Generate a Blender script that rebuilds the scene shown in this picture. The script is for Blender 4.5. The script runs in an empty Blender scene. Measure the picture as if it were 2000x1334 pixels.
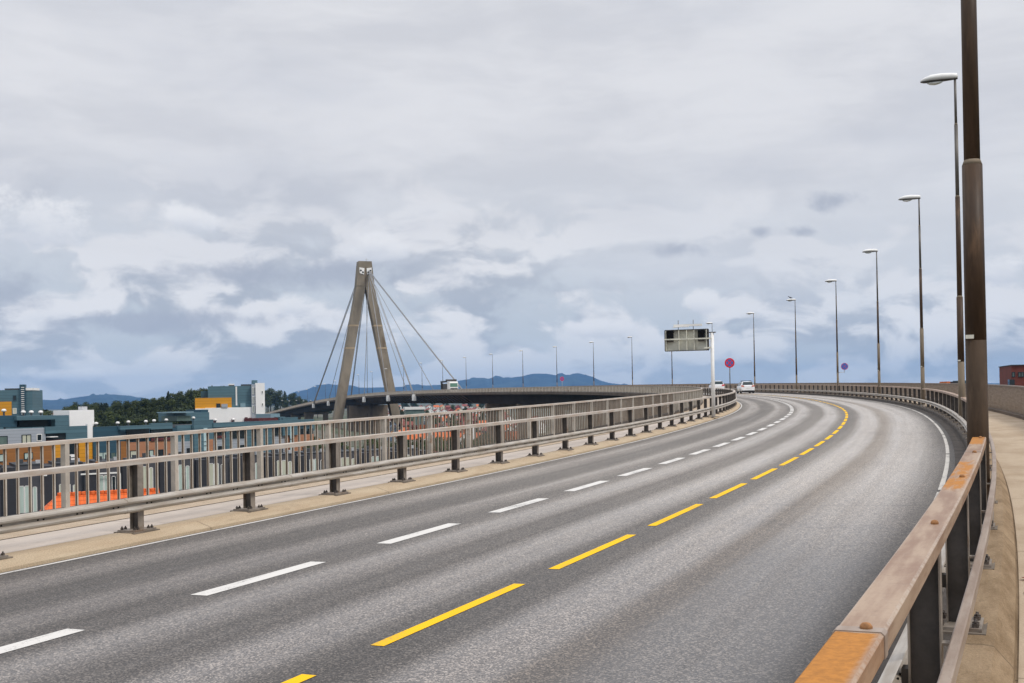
import bpy, math, random
import numpy as np
from mathutils import Matrix, Vector

# ------------------------------------------------------------------ camera, light, sky
scene = bpy.context.scene
COL = scene.collection
F_PX, CY, ROLL, PITCH = 2194.7, 757.8, 0.01737, 0.010     # photo measured at 2000 x 1334
CZ = 16.0                                                 # eye height above the low ground

cam_data = bpy.data.cameras.new('camera')
cam = bpy.data.objects.new('camera', cam_data)
COL.objects.link(cam)
scene.camera = cam
cam_data.sensor_width = 36.0
cam_data.lens = F_PX / 2000 * 36
cam_data.shift_y = (CY - 667) / 2000
cam_data.clip_start = 0.1
cam_data.clip_end = 40000
_c, _s, _cp, _sp = math.cos(ROLL), math.sin(ROLL), math.cos(PITCH), math.sin(PITCH)
_up0, _fw = Vector((0, -_sp, _cp)), Vector((0, _cp, _sp))
_xa = Vector((1, 0, 0)) * _c - _up0 * _s
_ya = Vector((1, 0, 0)) * _s + _up0 * _c
cam.matrix_world = Matrix(((_xa.x, _ya.x, -_fw.x, 0), (_xa.y, _ya.y, -_fw.y, 0), (_xa.z, _ya.z, -_fw.z, CZ), (0, 0, 0, 1)))

SUN_EL, SUN_AZ = math.radians(48), math.radians(128)      # azimuth clockwise from +Y (view direction)
sun_data = bpy.data.lights.new('sun', 'SUN')
sun = bpy.data.objects.new('sun', sun_data)
COL.objects.link(sun)
sun_data.energy = 1.5
sun_data.angle = math.radians(14)
sun_data.color = (1.0, 0.94, 0.86)
_sd = Vector((math.sin(SUN_AZ) * math.cos(SUN_EL), math.cos(SUN_AZ) * math.cos(SUN_EL), math.sin(SUN_EL)))
sun.rotation_euler = _sd.to_track_quat('Z', 'Y').to_euler()
sun.location = (0, 0, 60)

scene.view_settings.view_transform = 'Standard'
scene.view_settings.look = 'None'
scene.view_settings.exposure = 0.14
scene.view_settings.gamma = 1.0
scene.view_settings.use_curve_mapping = False


class NT:
    """small wrapper for building node trees"""
    def __init__(self, tree):
        self.t = tree
        self.n = tree.nodes
        self.l = tree.links

    def new(self, kind, **kw):
        n = self.n.new(kind)
        for k, v in kw.items():
            setattr(n, k, v)
        return n

    def put(self, sock, v):
        if hasattr(v, 'is_linked') or hasattr(v, 'links'):
            self.l.new(v, sock)
        elif isinstance(v, (tuple, list)) and len(v) == 3 and sock.type == 'RGBA':
            sock.default_value = (*v, 1)
        else:
            sock.default_value = v

    def math(self, op, a, b=0.0, c=0.0, clamp=False):
        n = self.new('ShaderNodeMath', operation=op)
        n.use_clamp = clamp
        for i, v in enumerate((a, b, c)):
            self.put(n.inputs[i], v)
        return n.outputs[0]

    def vmul(self, v, s):
        n = self.new('ShaderNodeVectorMath', operation='MULTIPLY')
        self.put(n.inputs[0], v)
        self.put(n.inputs[1], s)
        return n.outputs[0]

    def vadd(self, v, s):
        n = self.new('ShaderNodeVectorMath', operation='ADD')
        self.put(n.inputs[0], v)
        self.put(n.inputs[1], s)
        return n.outputs[0]

    def noise(self, vec, scale=1.0, detail=4.0, rough=0.55, dist=0.0):
        n = self.new('ShaderNodeTexNoise')
        if vec is not None:
            self.l.new(vec, n.inputs['Vector'])
        n.inputs['Scale'].default_value = scale
        n.inputs['Detail'].default_value = detail
        n.inputs['Roughness'].default_value = rough
        n.inputs['Distortion'].default_value = dist
        return n.outputs['Fac']

    def ss(self, v, lo, hi, t0=0.0, t1=1.0):
        n = self.new('ShaderNodeMapRange', interpolation_type='SMOOTHSTEP')
        for i, x in enumerate((v, lo, hi, t0, t1)):
            self.put(n.inputs[i], x)
        return n.outputs[0]

    def mix(self, f, a, b, mode='MIX'):
        n = self.new('ShaderNodeMix', data_type='RGBA', blend_type=mode)
        self.put(n.inputs[0], f)
        self.put(n.inputs[6], a)
        self.put(n.inputs[7], b)
        return n.outputs[2]

    def ramp(self, f, stops, interp='LINEAR'):
        n = self.new('ShaderNodeValToRGB')
        n.color_ramp.interpolation = interp
        els = n.color_ramp.elements
        while len(els) > 1:
            els.remove(els[-1])
        for i, (p, c) in enumerate(stops):
            e = els[0] if i == 0 else els.new(p)
            e.position = p
            e.color = (*c, 1) if len(c) == 3 else c
        self.put(n.inputs[0], f)
        return n.outputs[0]


def build_world():
    w = bpy.data.worlds.new('World')
    scene.world = w
    w.use_nodes = True
    q = NT(w.node_tree)
    q.n.clear()
    out = q.new('ShaderNodeOutputWorld')
    bg = q.new('ShaderNodeBackground')
    q.l.new(bg.outputs[0], out.inputs[0])
    tc = q.new('ShaderNodeTexCoord').outputs['Generated']
    sep = q.new('ShaderNodeSeparateXYZ')
    q.l.new(tc, sep.inputs[0])
    X, Y, Z = sep.outputs
    sky = q.new('ShaderNodeTexSky', sky_type='NISHITA')
    sky.sun_disc = False
    sky.sun_elevation = SUN_EL
    sky.sun_rotation = SUN_AZ
    skyc = q.vmul(sky.outputs[0], (0.09, 0.09, 0.09))

    # low cumulus: flattened billows, lit from above (difference of two samples)
    warp = q.new('ShaderNodeTexNoise')
    q.l.new(q.vmul(tc, (9, 9, 14)), warp.inputs['Vector'])
    warp.inputs['Scale'].default_value = 1.0
    wv = q.vmul(q.vadd(warp.outputs['Color'], (-0.5, -0.5, -0.5)), (0.7, 0.7, 0.7))
    p = q.vadd(q.vadd(q.vmul(tc, (7.0, 7.0, 15.0)), (3.1, 0.4, 0.0)), wv)
    wob = q.noise(q.vadd(q.vmul(tc, (22, 22, 34)), wv), 1.0, 5, 0.62)
    n1 = q.noise(p, 1.0, 9, 0.54)
    n2 = q.noise(q.vadd(p, (-0.07, 0.0, 0.27)), 1.0, 9, 0.54)
    rim = q.math('SUBTRACT', n1, n2)
    soft = q.noise(q.vadd(q.vmul(tc, (3.0, 3.0, 9.0)), (7.3, 2.0, 1.0)), 1.0, 4, 0.5)
    strat = q.noise(q.vadd(q.vadd(q.vmul(tc, (5.5, 5.5, 24.0)), (1.3, 5.0, 0.0)), wv), 1.0, 7, 0.58)

    low = q.ss(Z, 0.235, 0.06)                      # 1 near the horizon
    # upper veil, pale lilac grey
    hi_c = q.mix(q.ss(strat, 0.33, 0.68), (0.595, 0.605, 0.645), (0.70, 0.705, 0.735))
    hi_c = q.mix(q.ss(soft, 0.47, 0.68, 0.0, 0.6), hi_c, (0.54, 0.56, 0.62))
    # lower air between clouds
    gap = q.mix(0.08, q.mix(q.ss(Z, 0.0, 0.13), (0.51, 0.56, 0.63), (0.56, 0.60, 0.655)), skyc)
    cl_c = q.mix(q.ss(rim, -0.055, 0.06), (0.405, 0.445, 0.515), (0.79, 0.79, 0.81))
    dens = q.ss(q.math('ADD', n1, q.math('MULTIPLY', q.math('SUBTRACT', soft, 0.5), 0.3)), 0.425, 0.505)
    lo_c = q.mix(q.math('MULTIPLY', dens, q.ss(Z, -0.01, 0.075, 0.5, 1.0)), gap, cl_c)
    lo_c = q.mix(q.ss(strat, 0.5, 0.72, 0.0, 0.45), lo_c, (0.63, 0.67, 0.73))
    # the right half is brighter, thin overcast
    lo_c = q.mix(q.math('MULTIPLY', q.ss(X, -0.02, 0.16, 0.0, 0.55), q.ss(Z, 0.05, 0.11)), lo_c, (0.65, 0.67, 0.715))
    col = q.mix(q.math('MULTIPLY', low, 0.92), hi_c, lo_c)
    # individual clouds that stand out: (azimuth, elevation, half width, half height, kind)
    def blob(az, el, wx, wz, thr=0.0):
        dx = q.math('DIVIDE', q.math('SUBTRACT', q.math('DIVIDE', X, q.math('MAXIMUM', Y, 0.05)), az), wx)
        dz = q.math('DIVIDE', q.math('SUBTRACT', q.math('DIVIDE', Z, q.math('MAXIMUM', Y, 0.05)), el), wz)
        r = q.math('SQRT', q.math('ADD', q.math('MULTIPLY', dx, dx), q.math('MULTIPLY', dz, dz)))
        v = q.math('SUBTRACT', 1.0, r)
        return q.math('ADD', v, q.math('MULTIPLY', q.math('SUBTRACT', wob, 0.5), 2.4)), dz
    for az, el, wx, wz, kind in CLOUDS:
        v, dz = blob(az, el, wx, wz)
        if kind == 'w':
            c = q.mix(q.ss(q.math('ADD', dz, q.math('MULTIPLY', q.math('SUBTRACT', wob, 0.5), 1.6)), -0.9, 0.5), (0.52, 0.555, 0.63), (0.78, 0.785, 0.81))
            col = q.mix(q.ss(v, 0.25, 0.75, 0.0, 0.9), col, c)
        else:
            c = (0.40, 0.43, 0.505)
            col = q.mix(q.ss(v, 0.1, 0.9, 0.0, 0.85), col, c)
    # overcast sky brightens towards the zenith
    zen = q.ss(Z, 0.40, 0.95, 1.0, 2.2)
    col = q.mix(1.0, col, zen, 'MULTIPLY')
    q.l.new(col, bg.inputs[0])
    bg.inputs[1].default_value = 1.0


CLOUDS = [(-0.425, 0.165, 0.085, 0.045, 'w'), (-0.44, 0.105, 0.055, 0.035, 'd'), (-0.29, 0.165, 0.045, 0.022, 'w'),
          (-0.12, 0.135, 0.055, 0.022, 'w'), (-0.195, 0.083, 0.03, 0.018, 'w'), (-0.40, 0.028, 0.07, 0.012, 'w'),
          (-0.20, 0.115, 0.17, 0.018, 'd'), (0.435, 0.108, 0.04, 0.024, 'w'), (0.15, 0.130, 0.036, 0.012, 'd'),
          (0.29, 0.172, 0.034, 0.015, 'd'), (0.225, 0.145, 0.016, 0.008, 'd'), (0.17, 0.082, 0.022, 0.02, 'w'),
          (0.26, 0.145, 0.018, 0.009, 'd'), (-0.30, 0.075, 0.20, 0.014, 'd'), (0.08, 0.06, 0.05, 0.016, 'w')]
build_world()


# ------------------------------------------------------------------ materials
MATS = {}


def new_mat(name):
    m = bpy.data.materials.new(name)
    m.use_nodes = True
    q = NT(m.node_tree)
    b = q.n['Principled BSDF']
    MATS[name] = m
    return m, q, b


def bump(q, b, h, strength=0.3, dist=0.02):
    n = q.new('ShaderNodeBump')
    n.inputs['Strength'].default_value = strength
    n.inputs['Distance'].default_value = dist
    q.l.new(h, n.inputs['Height'])
    q.l.new(n.outputs[0], b.inputs['Normal'])


def flat(name, col, rough=0.6, metal=0.0, var=0.15, scale=3.0, stain=None, stain_amt=0.0, spec=0.5, coord='Object', stretch=(1, 1, 1), bmp=0.0):
    """one colour broken up by two noises, optionally a second colour as stains"""
    m, q, b = new_mat(name)
    tc = q.vmul(q.new('ShaderNodeTexCoord').outputs[coord], stretch)
    n = q.noise(tc, scale, 5, 0.6)
    n2 = q.noise(tc, scale * 7, 3, 0.6)
    a = tuple(max(0, c * (1 - var)) for c in col)
    z = tuple(min(1, c * (1 + var)) for c in col)
    c = q.mix(q.ss(n, 0.3, 0.7), a, z)
    c = q.mix(q.ss(n2, 0.45, 0.8, 0.0, var), c, tuple(x * 0.6 for x in col))
    if stain:
        s = q.noise(q.vadd(tc, (5, 3, 1)), scale * 0.8, 6, 0.65)
        c = q.mix(q.ss(s, 0.62 - 0.3 * stain_amt, 0.74 - 0.2 * stain_amt), c, stain)
    q.put(b.inputs['Base Color'], c)
    b.inputs['Roughness'].default_value = rough
    b.inputs['Metallic'].default_value = metal
    b.inputs['Specular IOR Level'].default_value = spec
    if bmp:
        bump(q, b, n2, bmp, 0.01)
    return m


def siding(name, col, pitch=0.35, var=0.10, rough=0.55):
    """horizontal board cladding: thin darker joints every `pitch` metres of height"""
    m, q, b = new_mat(name)
    tc = q.new('ShaderNodeTexCoord').outputs['Object']
    sep = q.new('ShaderNodeSeparateXYZ')
    q.l.new(tc, sep.inputs[0])
    fr = q.math('FRACT', q.math('DIVIDE', sep.outputs[2], pitch))
    row = q.math('FLOOR', q.math('DIVIDE', sep.outputs[2], pitch))
    wn = q.new('ShaderNodeTexWhiteNoise', noise_dimensions='1D')
    q.l.new(row, wn.inputs['W'])
    n = q.noise(q.vmul(tc, (0.6, 0.6, 2)), 1.0, 4)
    k = q.math('ADD', q.math('MULTIPLY', n, 0.6), q.math('MULTIPLY', wn.outputs['Value'], 0.4))
    c = q.mix(k, tuple(x * (1 - var * 1.8) for x in col), tuple(min(1, x * (1 + var * 1.8)) for x in col))
    c = q.mix(q.ss(fr, 0.86, 0.9, 0.0, 0.45), c, tuple(x * 0.35 for x in col))
    q.put(b.inputs['Base Color'], c)
    b.inputs['Roughness'].default_value = rough
    return m


def road_material():
    m, q, b = new_mat('asphalt')
    uv = q.new('ShaderNodeUVMap')
    uv.uv_map = 'UVMap'
    sep = q.new('ShaderNodeSeparateXYZ')
    q.l.new(uv.outputs[0], sep.inputs[0])
    o, s = sep.outputs[0], sep.outputs[1]
    wob = q.noise(q.vmul(uv.outputs[0], (0.5, 0.06, 1)), 1.0, 4)
    wn_ = q.new('ShaderNodeTexNoise'); q.l.new(q.vmul(uv.outputs[0], (1.3, 1.3, 1)), wn_.inputs['Vector']); wn_.inputs['Detail'].default_value = 5
    warp_c = wn_.outputs['Color']
    oo = q.math('ADD', o, q.math('MULTIPLY', q.math('SUBTRACT', wob, 0.5), 0.35))
    f = q.math('DIVIDE', q.math('ADD', oo, 7.4), 11.8)

    def P(x):
        return (x + 7.4) / 11.8
    g = lambda v: (v * 0.43, v * 0.385, v * 0.345)
    w = lambda v: (v * 0.46, v * 0.39, v * 0.325)
    st = [(-7.4, g(.10)), (-6.7, g(.12)), (-6.2, g(.21)), (-5.8, g(.19)), (-5.4, g(.105)), (-4.7, g(.11)), (-4.3, g(.22)), (-4.0, g(.19)), (-3.6, g(.12)),
          (-3.05, g(.135)), (-2.65, g(.29)), (-2.35, g(.26)), (-1.9, g(.13)), (-1.4, g(.14)), (-1.0, g(.31)), (-0.65, g(.28)), (-0.25, g(.13)), (0.15, g(.105)), (0.5, g(.145)),
          (0.9, g(.33)), (1.3, g(.32)), (1.62, w(.175)), (1.9, w(.19)), (2.3, g(.31)), (2.9, g(.30)), (3.3, g(.22)), (3.65, g(.12)), (3.95, g(.07)), (4.3, g(.05))]
    base = q.ramp(f, [(P(a), c) for a, c in st])
    trk = q.new('ShaderNodeSeparateColor'); q.l.new(base, trk.inputs[0])
    # worn longitudinal streaks
    stk = q.noise(q.vmul(uv.outputs[0], (3.2, 0.05, 1)), 1.0, 5, 0.6)
    base = q.mix(q.ss(stk, 0.3, 0.7, 0.0, 0.30), q.mix(1.0, base, (1.22, 1.22, 1.22), 'MULTIPLY'), q.mix(1.0, base, (0.62, 0.62, 0.64), 'MULTIPLY'))
    blot = q.noise(q.vmul(uv.outputs[0], (0.7, 0.16, 1)), 1.0, 5, 0.6)
    base = q.mix(q.ss(blot, 0.45, 0.75, 0.0, 0.5), base, q.mix(1.0, base, (0.72, 0.71, 0.73), 'MULTIPLY'))
    # aggregate: pale and dark stones
    v = q.new('ShaderNodeTexVoronoi', feature='F1')
    q.l.new(uv.outputs[0], v.inputs['Vector'])
    v.inputs['Scale'].default_value = 68
    vc = q.new('ShaderNodeSeparateColor')
    q.l.new(v.outputs['Color'], vc.inputs[0])
    agg = vc.outputs[0]
    fine = q.noise(uv.outputs[0], 38, 4, 0.75)
    base = q.mix(q.ss(agg, 0.62, 0.9, 0.0, 1.0), base, q.mix(1.0, base, (2.8, 2.75, 2.62), 'MULTIPLY'))
    base = q.mix(q.ss(agg, 0.32, 0.0, 0.0, 0.9), base, q.mix(1.0, base, (0.30, 0.30, 0.31), 'MULTIPLY'))
    base = q.mix(q.ss(fine, 0.38, 0.66, 0.0, 0.5), q.mix(1.0, base, (1.25, 1.25, 1.25), 'MULTIPLY'), q.mix(1.0, base, (0.55, 0.55, 0.56), 'MULTIPLY'))
    # an older, darker length of surfacing near the camera end, paler newer one beyond
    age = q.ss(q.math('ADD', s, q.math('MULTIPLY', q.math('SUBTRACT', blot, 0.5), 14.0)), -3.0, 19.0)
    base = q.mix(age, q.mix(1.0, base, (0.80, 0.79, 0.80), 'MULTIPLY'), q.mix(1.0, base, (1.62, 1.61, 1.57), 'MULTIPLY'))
    patch = q.math('MULTIPLY', q.ss(q.math('ADD', s, q.math('MULTIPLY', stk, 3.0)), 9.5, 5.0), q.ss(oo, 1.5, 2.2))
    base = q.mix(q.math('MULTIPLY', patch, 0.38), base, (0.045, 0.044, 0.043))
    crk = q.new('ShaderNodeTexVoronoi', feature='DISTANCE_TO_EDGE')
    q.l.new(q.vadd(q.vmul(uv.outputs[0], (0.42, 0.13, 1)), q.vmul(q.vadd(warp_c, (-0.5, -0.5, -0.5)), (0.35, 0.35, 0))), crk.inputs['Vector'])
    base = q.mix(q.math('MULTIPLY', q.ss(crk.outputs[0], 0.006, 0.0), q.ss(blot, 0.44, 0.62, 0.0, 0.6)), base, (0.03, 0.03, 0.03))
    # transverse joints and thin cracks
    for s0, wd in ((10.15, 0.035), (31.0, 0.05)):
        d = q.math('ABSOLUTE', q.math('SUBTRACT', q.math('ADD', s, q.math('MULTIPLY', q.math('SUBTRACT', wob, 0.5), 0.25)), s0))
        base = q.mix(q.ss(d, wd, 0.0, 0.0, 0.7), base, (0.035, 0.034, 0.033))
    q.put(b.inputs['Base Color'], base)
    rg = q.math('ADD', q.math('ADD', q.ss(trk.outputs[0], 0.045, 0.125, 0.80, 0.40), q.math('MULTIPLY', q.math('SUBTRACT', stk, 0.5), 0.45)), q.math('MULTIPLY', q.math('SUBTRACT', blot, 0.5), 0.25))
    q.l.new(rg, b.inputs['Roughness'])
    b.inputs['Specular IOR Level'].default_value = 0.8
    bump(q, b, q.math('ADD', q.math('MULTIPLY', agg, 0.5), fine), 0.10, 0.004)


def paint_material(name, col, wear=0.5):
    m, q, b = new_mat(name)
    uv = q.new('ShaderNodeUVMap')
    uv.uv_map = 'UVMap'
    n = q.noise(uv.outputs[0], 30, 4, 0.75)
    n2 = q.noise(q.vmul(uv.outputs[0], (3, 0.8, 1)), 1.0, 5, 0.65)
    k = q.ss(q.math('ADD', n, q.math('MULTIPLY', q.math('SUBTRACT', n2, 0.5), 1.1)), 0.55, 0.74, 0.0, wear)
    c = q.mix(k, col, (0.16, 0.155, 0.15))
    c = q.mix(q.ss(n2, 0.4, 0.75, 0, 0.25), c, tuple(x * 0.75 for x in col))
    q.put(b.inputs['Base Color'], c)
    b.inputs['Roughness'].default_value = 0.75
    b.inputs['Specular IOR Level'].default_value = 0.2
    bump(q, b, n, 0.2, 0.004)


def concrete_material(name, col, col2, scale=1.4, streak=(1, 1, 1), speck=0.35, bmp=0.5, joint=6.0):
    """UV in metres: u across, v along"""
    m, q, b = new_mat(name)
    uv = q.new('ShaderNodeUVMap')
    uv.uv_map = 'UVMap'
    v = q.vmul(uv.outputs[0], streak)
    n = q.noise(v, scale, 6, 0.65)
    n2 = q.noise(uv.outputs[0], 45, 4, 0.75)
    n3 = q.noise(q.vadd(v, (9, 4, 0)), scale * 4, 5, 0.7)
    c = q.mix(q.ss(n, 0.32, 0.68), col, col2)
    c = q.mix(q.ss(n3, 0.55, 0.75, 0.0, 0.45), c, tuple(x * 0.62 for x in col))
    c = q.mix(q.ss(n2, 0.35, 0.65, 0.0, speck), tuple_mul(q, c, 1.12), tuple_mul(q, c, 0.5))
    sp = q.new('ShaderNodeSeparateXYZ'); q.l.new(uv.outputs[0], sp.inputs[0])
    jt = q.math('ABSOLUTE', q.math('SUBTRACT', q.math('FRACT', q.math('DIVIDE', q.math('ADD', sp.outputs[1], q.math('MULTIPLY', n3, 0.05)), joint)), 0.5))
    c = q.mix(q.ss(jt, 0.5 - 0.03 / joint, 0.5, 0.0, 0.6), c, tuple(x * 0.3 for x in col))
    st = q.noise(q.vadd(q.vmul(uv.outputs[0], (1.1, 0.7, 1)), (3, 7, 0)), 1.0, 7, 0.7)
    c = q.mix(q.ss(st, 0.56, 0.72, 0.0, 0.5), c, tuple_mul(q, c, 0.55))
    q.put(b.inputs['Base Color'], c)
    b.inputs['Roughness'].default_value = 0.85
    b.inputs['Specular IOR Level'].default_value = 0.3
    bump(q, b, q.math('ADD', n2, n3), bmp, 0.012)


def tuple_mul(q, c, k):
    return q.mix(1.0, c, (k, k, k), 'MULTIPLY')


def rail_material(name, steel, dusty, rust, bands=(), rust_lo=0.60, edges=False):
    """weathered galvanised / painted steel; rust patches, v = metres along the rail"""
    m, q, b = new_mat(name)
    uv = q.new('ShaderNodeUVMap')
    uv.uv_map = 'UVMap'
    sep = q.new('ShaderNodeSeparateXYZ')
    q.l.new(uv.outputs[0], sep.inputs[0])
    s = sep.outputs[1]
    n = q.noise(q.vmul(uv.outputs[0], (9, 1.1, 1)), 1.0, 5, 0.6)
    n2 = q.noise(uv.outputs[0], 26, 4, 0.7)
    c = q.mix(q.ss(n, 0.36, 0.64), steel, dusty)
    c = q.mix(q.ss(n2, 0.5, 0.8, 0.0, 0.4), c, tuple(x * 0.5 for x in dusty))
    r = q.noise(q.vadd(q.vmul(uv.outputs[0], (3.5, 0.55, 1)), (2.7, 8.1, 0)), 1.0, 6, 0.7)
    rf = q.ss(r, rust_lo, rust_lo + 0.13)
    for a, z, k in bands:
        e = q.math('MULTIPLY', q.ss(s, a - 0.35, a + 0.35), q.ss(s, z + (0.4 if z > 0 else 0.02), z - (0.4 if z > 0 else 0.02)))
        e = q.ss(q.math('ADD', q.math('MULTIPLY', e, 0.4 + k * 0.35), q.math('MULTIPLY', q.math('SUBTRACT', q.noise(q.vmul(uv.outputs[0], (11, 2.2, 1)), 1.0, 7, 0.72), 0.5), 1.3)), 0.32, 0.58)
        rf = q.math('MAXIMUM', rf, e)
    if edges:
        u = sep.outputs[0]
        rf = q.math('MULTIPLY', rf, q.ss(q.math('ADD', u, q.math('MULTIPLY', q.math('SUBTRACT', n2, 0.5), 0.04)), 0.255, 0.285, 0.22, 1.0))
        ed = q.math('MAXIMUM', q.ss(q.math('ABSOLUTE', q.math('SUBTRACT', u, 0.252)), 0.012, 0.003), q.ss(q.math('ABSOLUTE', q.math('SUBTRACT', u, 0.412)), 0.010, 0.002))
        c = q.mix(q.math('MULTIPLY', ed, q.ss(n2, 0.35, 0.65, 0.05, 0.6)), c, (0.52, 0.45, 0.37))
        scr = q.noise(q.vmul(uv.outputs[0], (1.5, 22, 1)), 1.0, 3, 0.6)
        c = q.mix(q.ss(scr, 0.62, 0.74, 0.0, 0.3), c, (0.56, 0.48, 0.40))
    rc = q.mix(q.ss(n2, 0.3, 0.7), rust, tuple(x * 0.7 for x in rust))
    c = q.mix(rf, c, rc)
    q.put(b.inputs['Base Color'], c)
    q.put(b.inputs['Roughness'], q.mix(rf, (0.5, 0.5, 0.5), (0.85, 0.85, 0.85)))
    b.inputs['Metallic'].default_value = 0.0
    bump(q, b, q.math('ADD', n2, rf), 0.15, 0.004)


road_material()
paint_material('white_paint', (0.64, 0.62, 0.585), 0.85)
paint_material('worn_white', (0.55, 0.52, 0.47), 0.95)
paint_material('yellow_paint', (0.87, 0.50, 0.003), 0.5)
concrete_material('kerb_concrete', (0.42, 0.315, 0.205), (0.50, 0.40, 0.275), 1.0, (2, 0.5, 1), 0.55, 0.7)
concrete_material('kerb_brown', (0.21, 0.14, 0.075), (0.36, 0.26, 0.16), 1.3, (2, 0.7, 1), 0.5, 0.8)
concrete_material('path_asphalt', (0.39, 0.335, 0.285), (0.47, 0.41, 0.355), 0.8, (1, 0.4, 1), 0.25, 0.25)
concrete_material('gravel_strip', (0.44, 0.34, 0.24), (0.52, 0.42, 0.31), 2.0, (1, 1, 1), 0.7, 0.9)
concrete_material('walk_concrete', (0.34, 0.255, 0.17), (0.45, 0.36, 0.26), 0.7, (1, 0.5, 1), 0.35, 0.5)
concrete_material('gutter_dirt', (0.055, 0.045, 0.038), (0.10, 0.085, 0.072), 2.0, (1, 0.6, 1), 0.5, 0.5)
rail_material('rail_left', (0.50, 0.455, 0.40), (0.42, 0.335, 0.265), (0.36, 0.16, 0.05), (), 0.66)
rail_material('rail_right', (0.385, 0.275, 0.19), (0.25, 0.15, 0.095), (0.47, 0.19, 0.028), ((-14, -4.78, 0.9), (-0.1, 2.9, 0.25), (0.3, 0.9, 0.8), (5.2, 7.8, 0.6)), 0.645, True)
rail_material('hand_rail', (0.36, 0.29, 0.235), (0.26, 0.19, 0.145), (0.36, 0.16, 0.05), (), 0.68)
rail_material('beam_steel', (0.47, 0.435, 0.385), (0.34, 0.29, 0.235), (0.26, 0.13, 0.06), (), 0.74)
rail_material('parapet_steel', (0.27, 0.215, 0.16), (0.20, 0.145, 0.10), (0.20, 0.095, 0.04), (), 0.66)
flat('post_steel', (0.235, 0.20, 0.165), 0.6, 0, 0.25, 4, (0.16, 0.10, 0.06), 0.25)
flat('dark_steel', (0.055, 0.048, 0.043), 0.55, 0, 0.3, 6)
flat('baluster_far', (0.31, 0.28, 0.235), 0.6, 0, 0.25, 1.5, (0.12, 0.08, 0.05), 0.2)
flat('baluster_rust', (0.16, 0.11, 0.072), 0.7, 0, 0.25, 3)
flat('baluster_steel', (0.42, 0.385, 0.335), 0.55, 0, 0.18, 2, (0.25, 0.14, 0.08), 0.1)
flat('mortar_pad', (0.17, 0.14, 0.11), 0.9, 0, 0.3, 9)
flat('bolt_steel', (0.09, 0.075, 0.065), 0.6, 0.3, 0.3, 30)
flat('rust_bolt', (0.30, 0.14, 0.05), 0.8, 0, 0.35, 40)
flat('pole_rust', (0.060, 0.036, 0.021), 0.5, 0, 0.35, 2.0, (0.12, 0.070, 0.038), 0.2, stretch=(3, 3, 0.5), spec=0.25)
flat('pole_base', (0.062, 0.041, 0.026), 0.75, 0, 0.25, 3.0, (0.09, 0.06, 0.038), 0.3, stretch=(2, 2, 0.5), spec=0.2)
flat('pole_tan', (0.185, 0.148, 0.105), 0.7, 0, 0.2, 2.0, (0.11, 0.08, 0.05), 0.25, stretch=(2, 2, 0.5), spec=0.2)
flat('pole_grey', (0.115, 0.105, 0.092), 0.5, 0.2, 0.25, 3, stretch=(2, 2, 0.4))
flat('lamp_white', (0.82, 0.82, 0.80), 0.4, 0, 0.05, 8)
flat('lamp_rim', (0.05, 0.045, 0.04), 0.5, 0, 0.2, 8)
flat('lamp_glass', (0.62, 0.64, 0.62), 0.15, 0, 0.05, 4)
flat('pylon_concrete', (0.25, 0.212, 0.162), 0.85, 0, 0.20, 0.25, (0.16, 0.12, 0.08), 0.15, stretch=(1, 1, 0.35), spec=0.2)
flat('groove_shade', (0.19, 0.145, 0.10), 0.85, 0, 0.15, 0.4, spec=0.2)
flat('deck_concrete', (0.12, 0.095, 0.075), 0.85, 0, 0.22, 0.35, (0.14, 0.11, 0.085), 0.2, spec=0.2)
flat('girder_shade', (0.032, 0.026, 0.022), 0.8, 0, 0.25, 0.3, spec=0.2)  # near-black tone puts the shade under the deck into the colour
flat('pier_concrete', (0.21, 0.168, 0.125), 0.85, 0, 0.2, 0.3, (0.13, 0.10, 0.08), 0.25, stretch=(1, 1, 0.4), spec=0.2)
flat('cable_steel', (0.25, 0.255, 0.265), 0.5, 0, 0.1, 1)
flat('white_metal', (0.80, 0.79, 0.76), 0.5, 0, 0.06, 2)
flat('sign_back', (0.62, 0.61, 0.52), 0.5, 0, 0.14, 2, (0.50, 0.48, 0.40), 0.05)
flat('black_panel', (0.006, 0.006, 0.007), 0.8, 0, 0.1, 3, spec=0.1)
flat('sign_red', (0.70, 0.012, 0.02), 0.4, 0, 0.06, 3)
flat('sign_blue', (0.025, 0.14, 0.50), 0.4, 0, 0.06, 3)
flat('car_white', (0.87, 0.88, 0.88), 0.25, 0, 0.02, 2)
flat('car_glass', (0.015, 0.03, 0.032), 0.08, 0, 0.05, 2)
flat('car_dark', (0.02, 0.02, 0.022), 0.6, 0, 0.1, 3)
flat('tyre_rubber', (0.016, 0.016, 0.017), 0.8, 0, 0.1, 6)
flat('rim_alloy', (0.45, 0.46, 0.47), 0.35, 0.5, 0.05, 6)
flat('tail_red', (0.55, 0.012, 0.02), 0.25, 0, 0.03, 3)
flat('tail_amber', (0.50, 0.16, 0.11), 0.25, 0, 0.03, 3)
flat('truck_green', (0.09, 0.20, 0.14), 0.35, 0, 0.05, 2)
siding('teal_clad', (0.078, 0.155, 0.190), 0.62, 0.14)
siding('teal_dark', (0.024, 0.074, 0.108), 0.62)
siding('teal_light', (0.20, 0.31, 0.36), 0.62)
siding('grey_clad', (0.36, 0.39, 0.43), 0.5, 0.05)
siding('wood_clad', (0.33, 0.135, 0.032), 0.24, 0.16)
siding('brick_orange', (0.42, 0.19, 0.098), 0.25, 0.12, 0.8)
siding('yellow_clad', (0.66, 0.29, 0.010), 0.6, 0.05)
siding('charcoal_clad', (0.062, 0.062, 0.072), 0.2, 0.10)
siding('black_clad', (0.022, 0.022, 0.028), 0.2, 0.10)
flat('render_white', (0.88, 0.87, 0.85), 0.8, 0, 0.04, 0.3)
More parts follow.
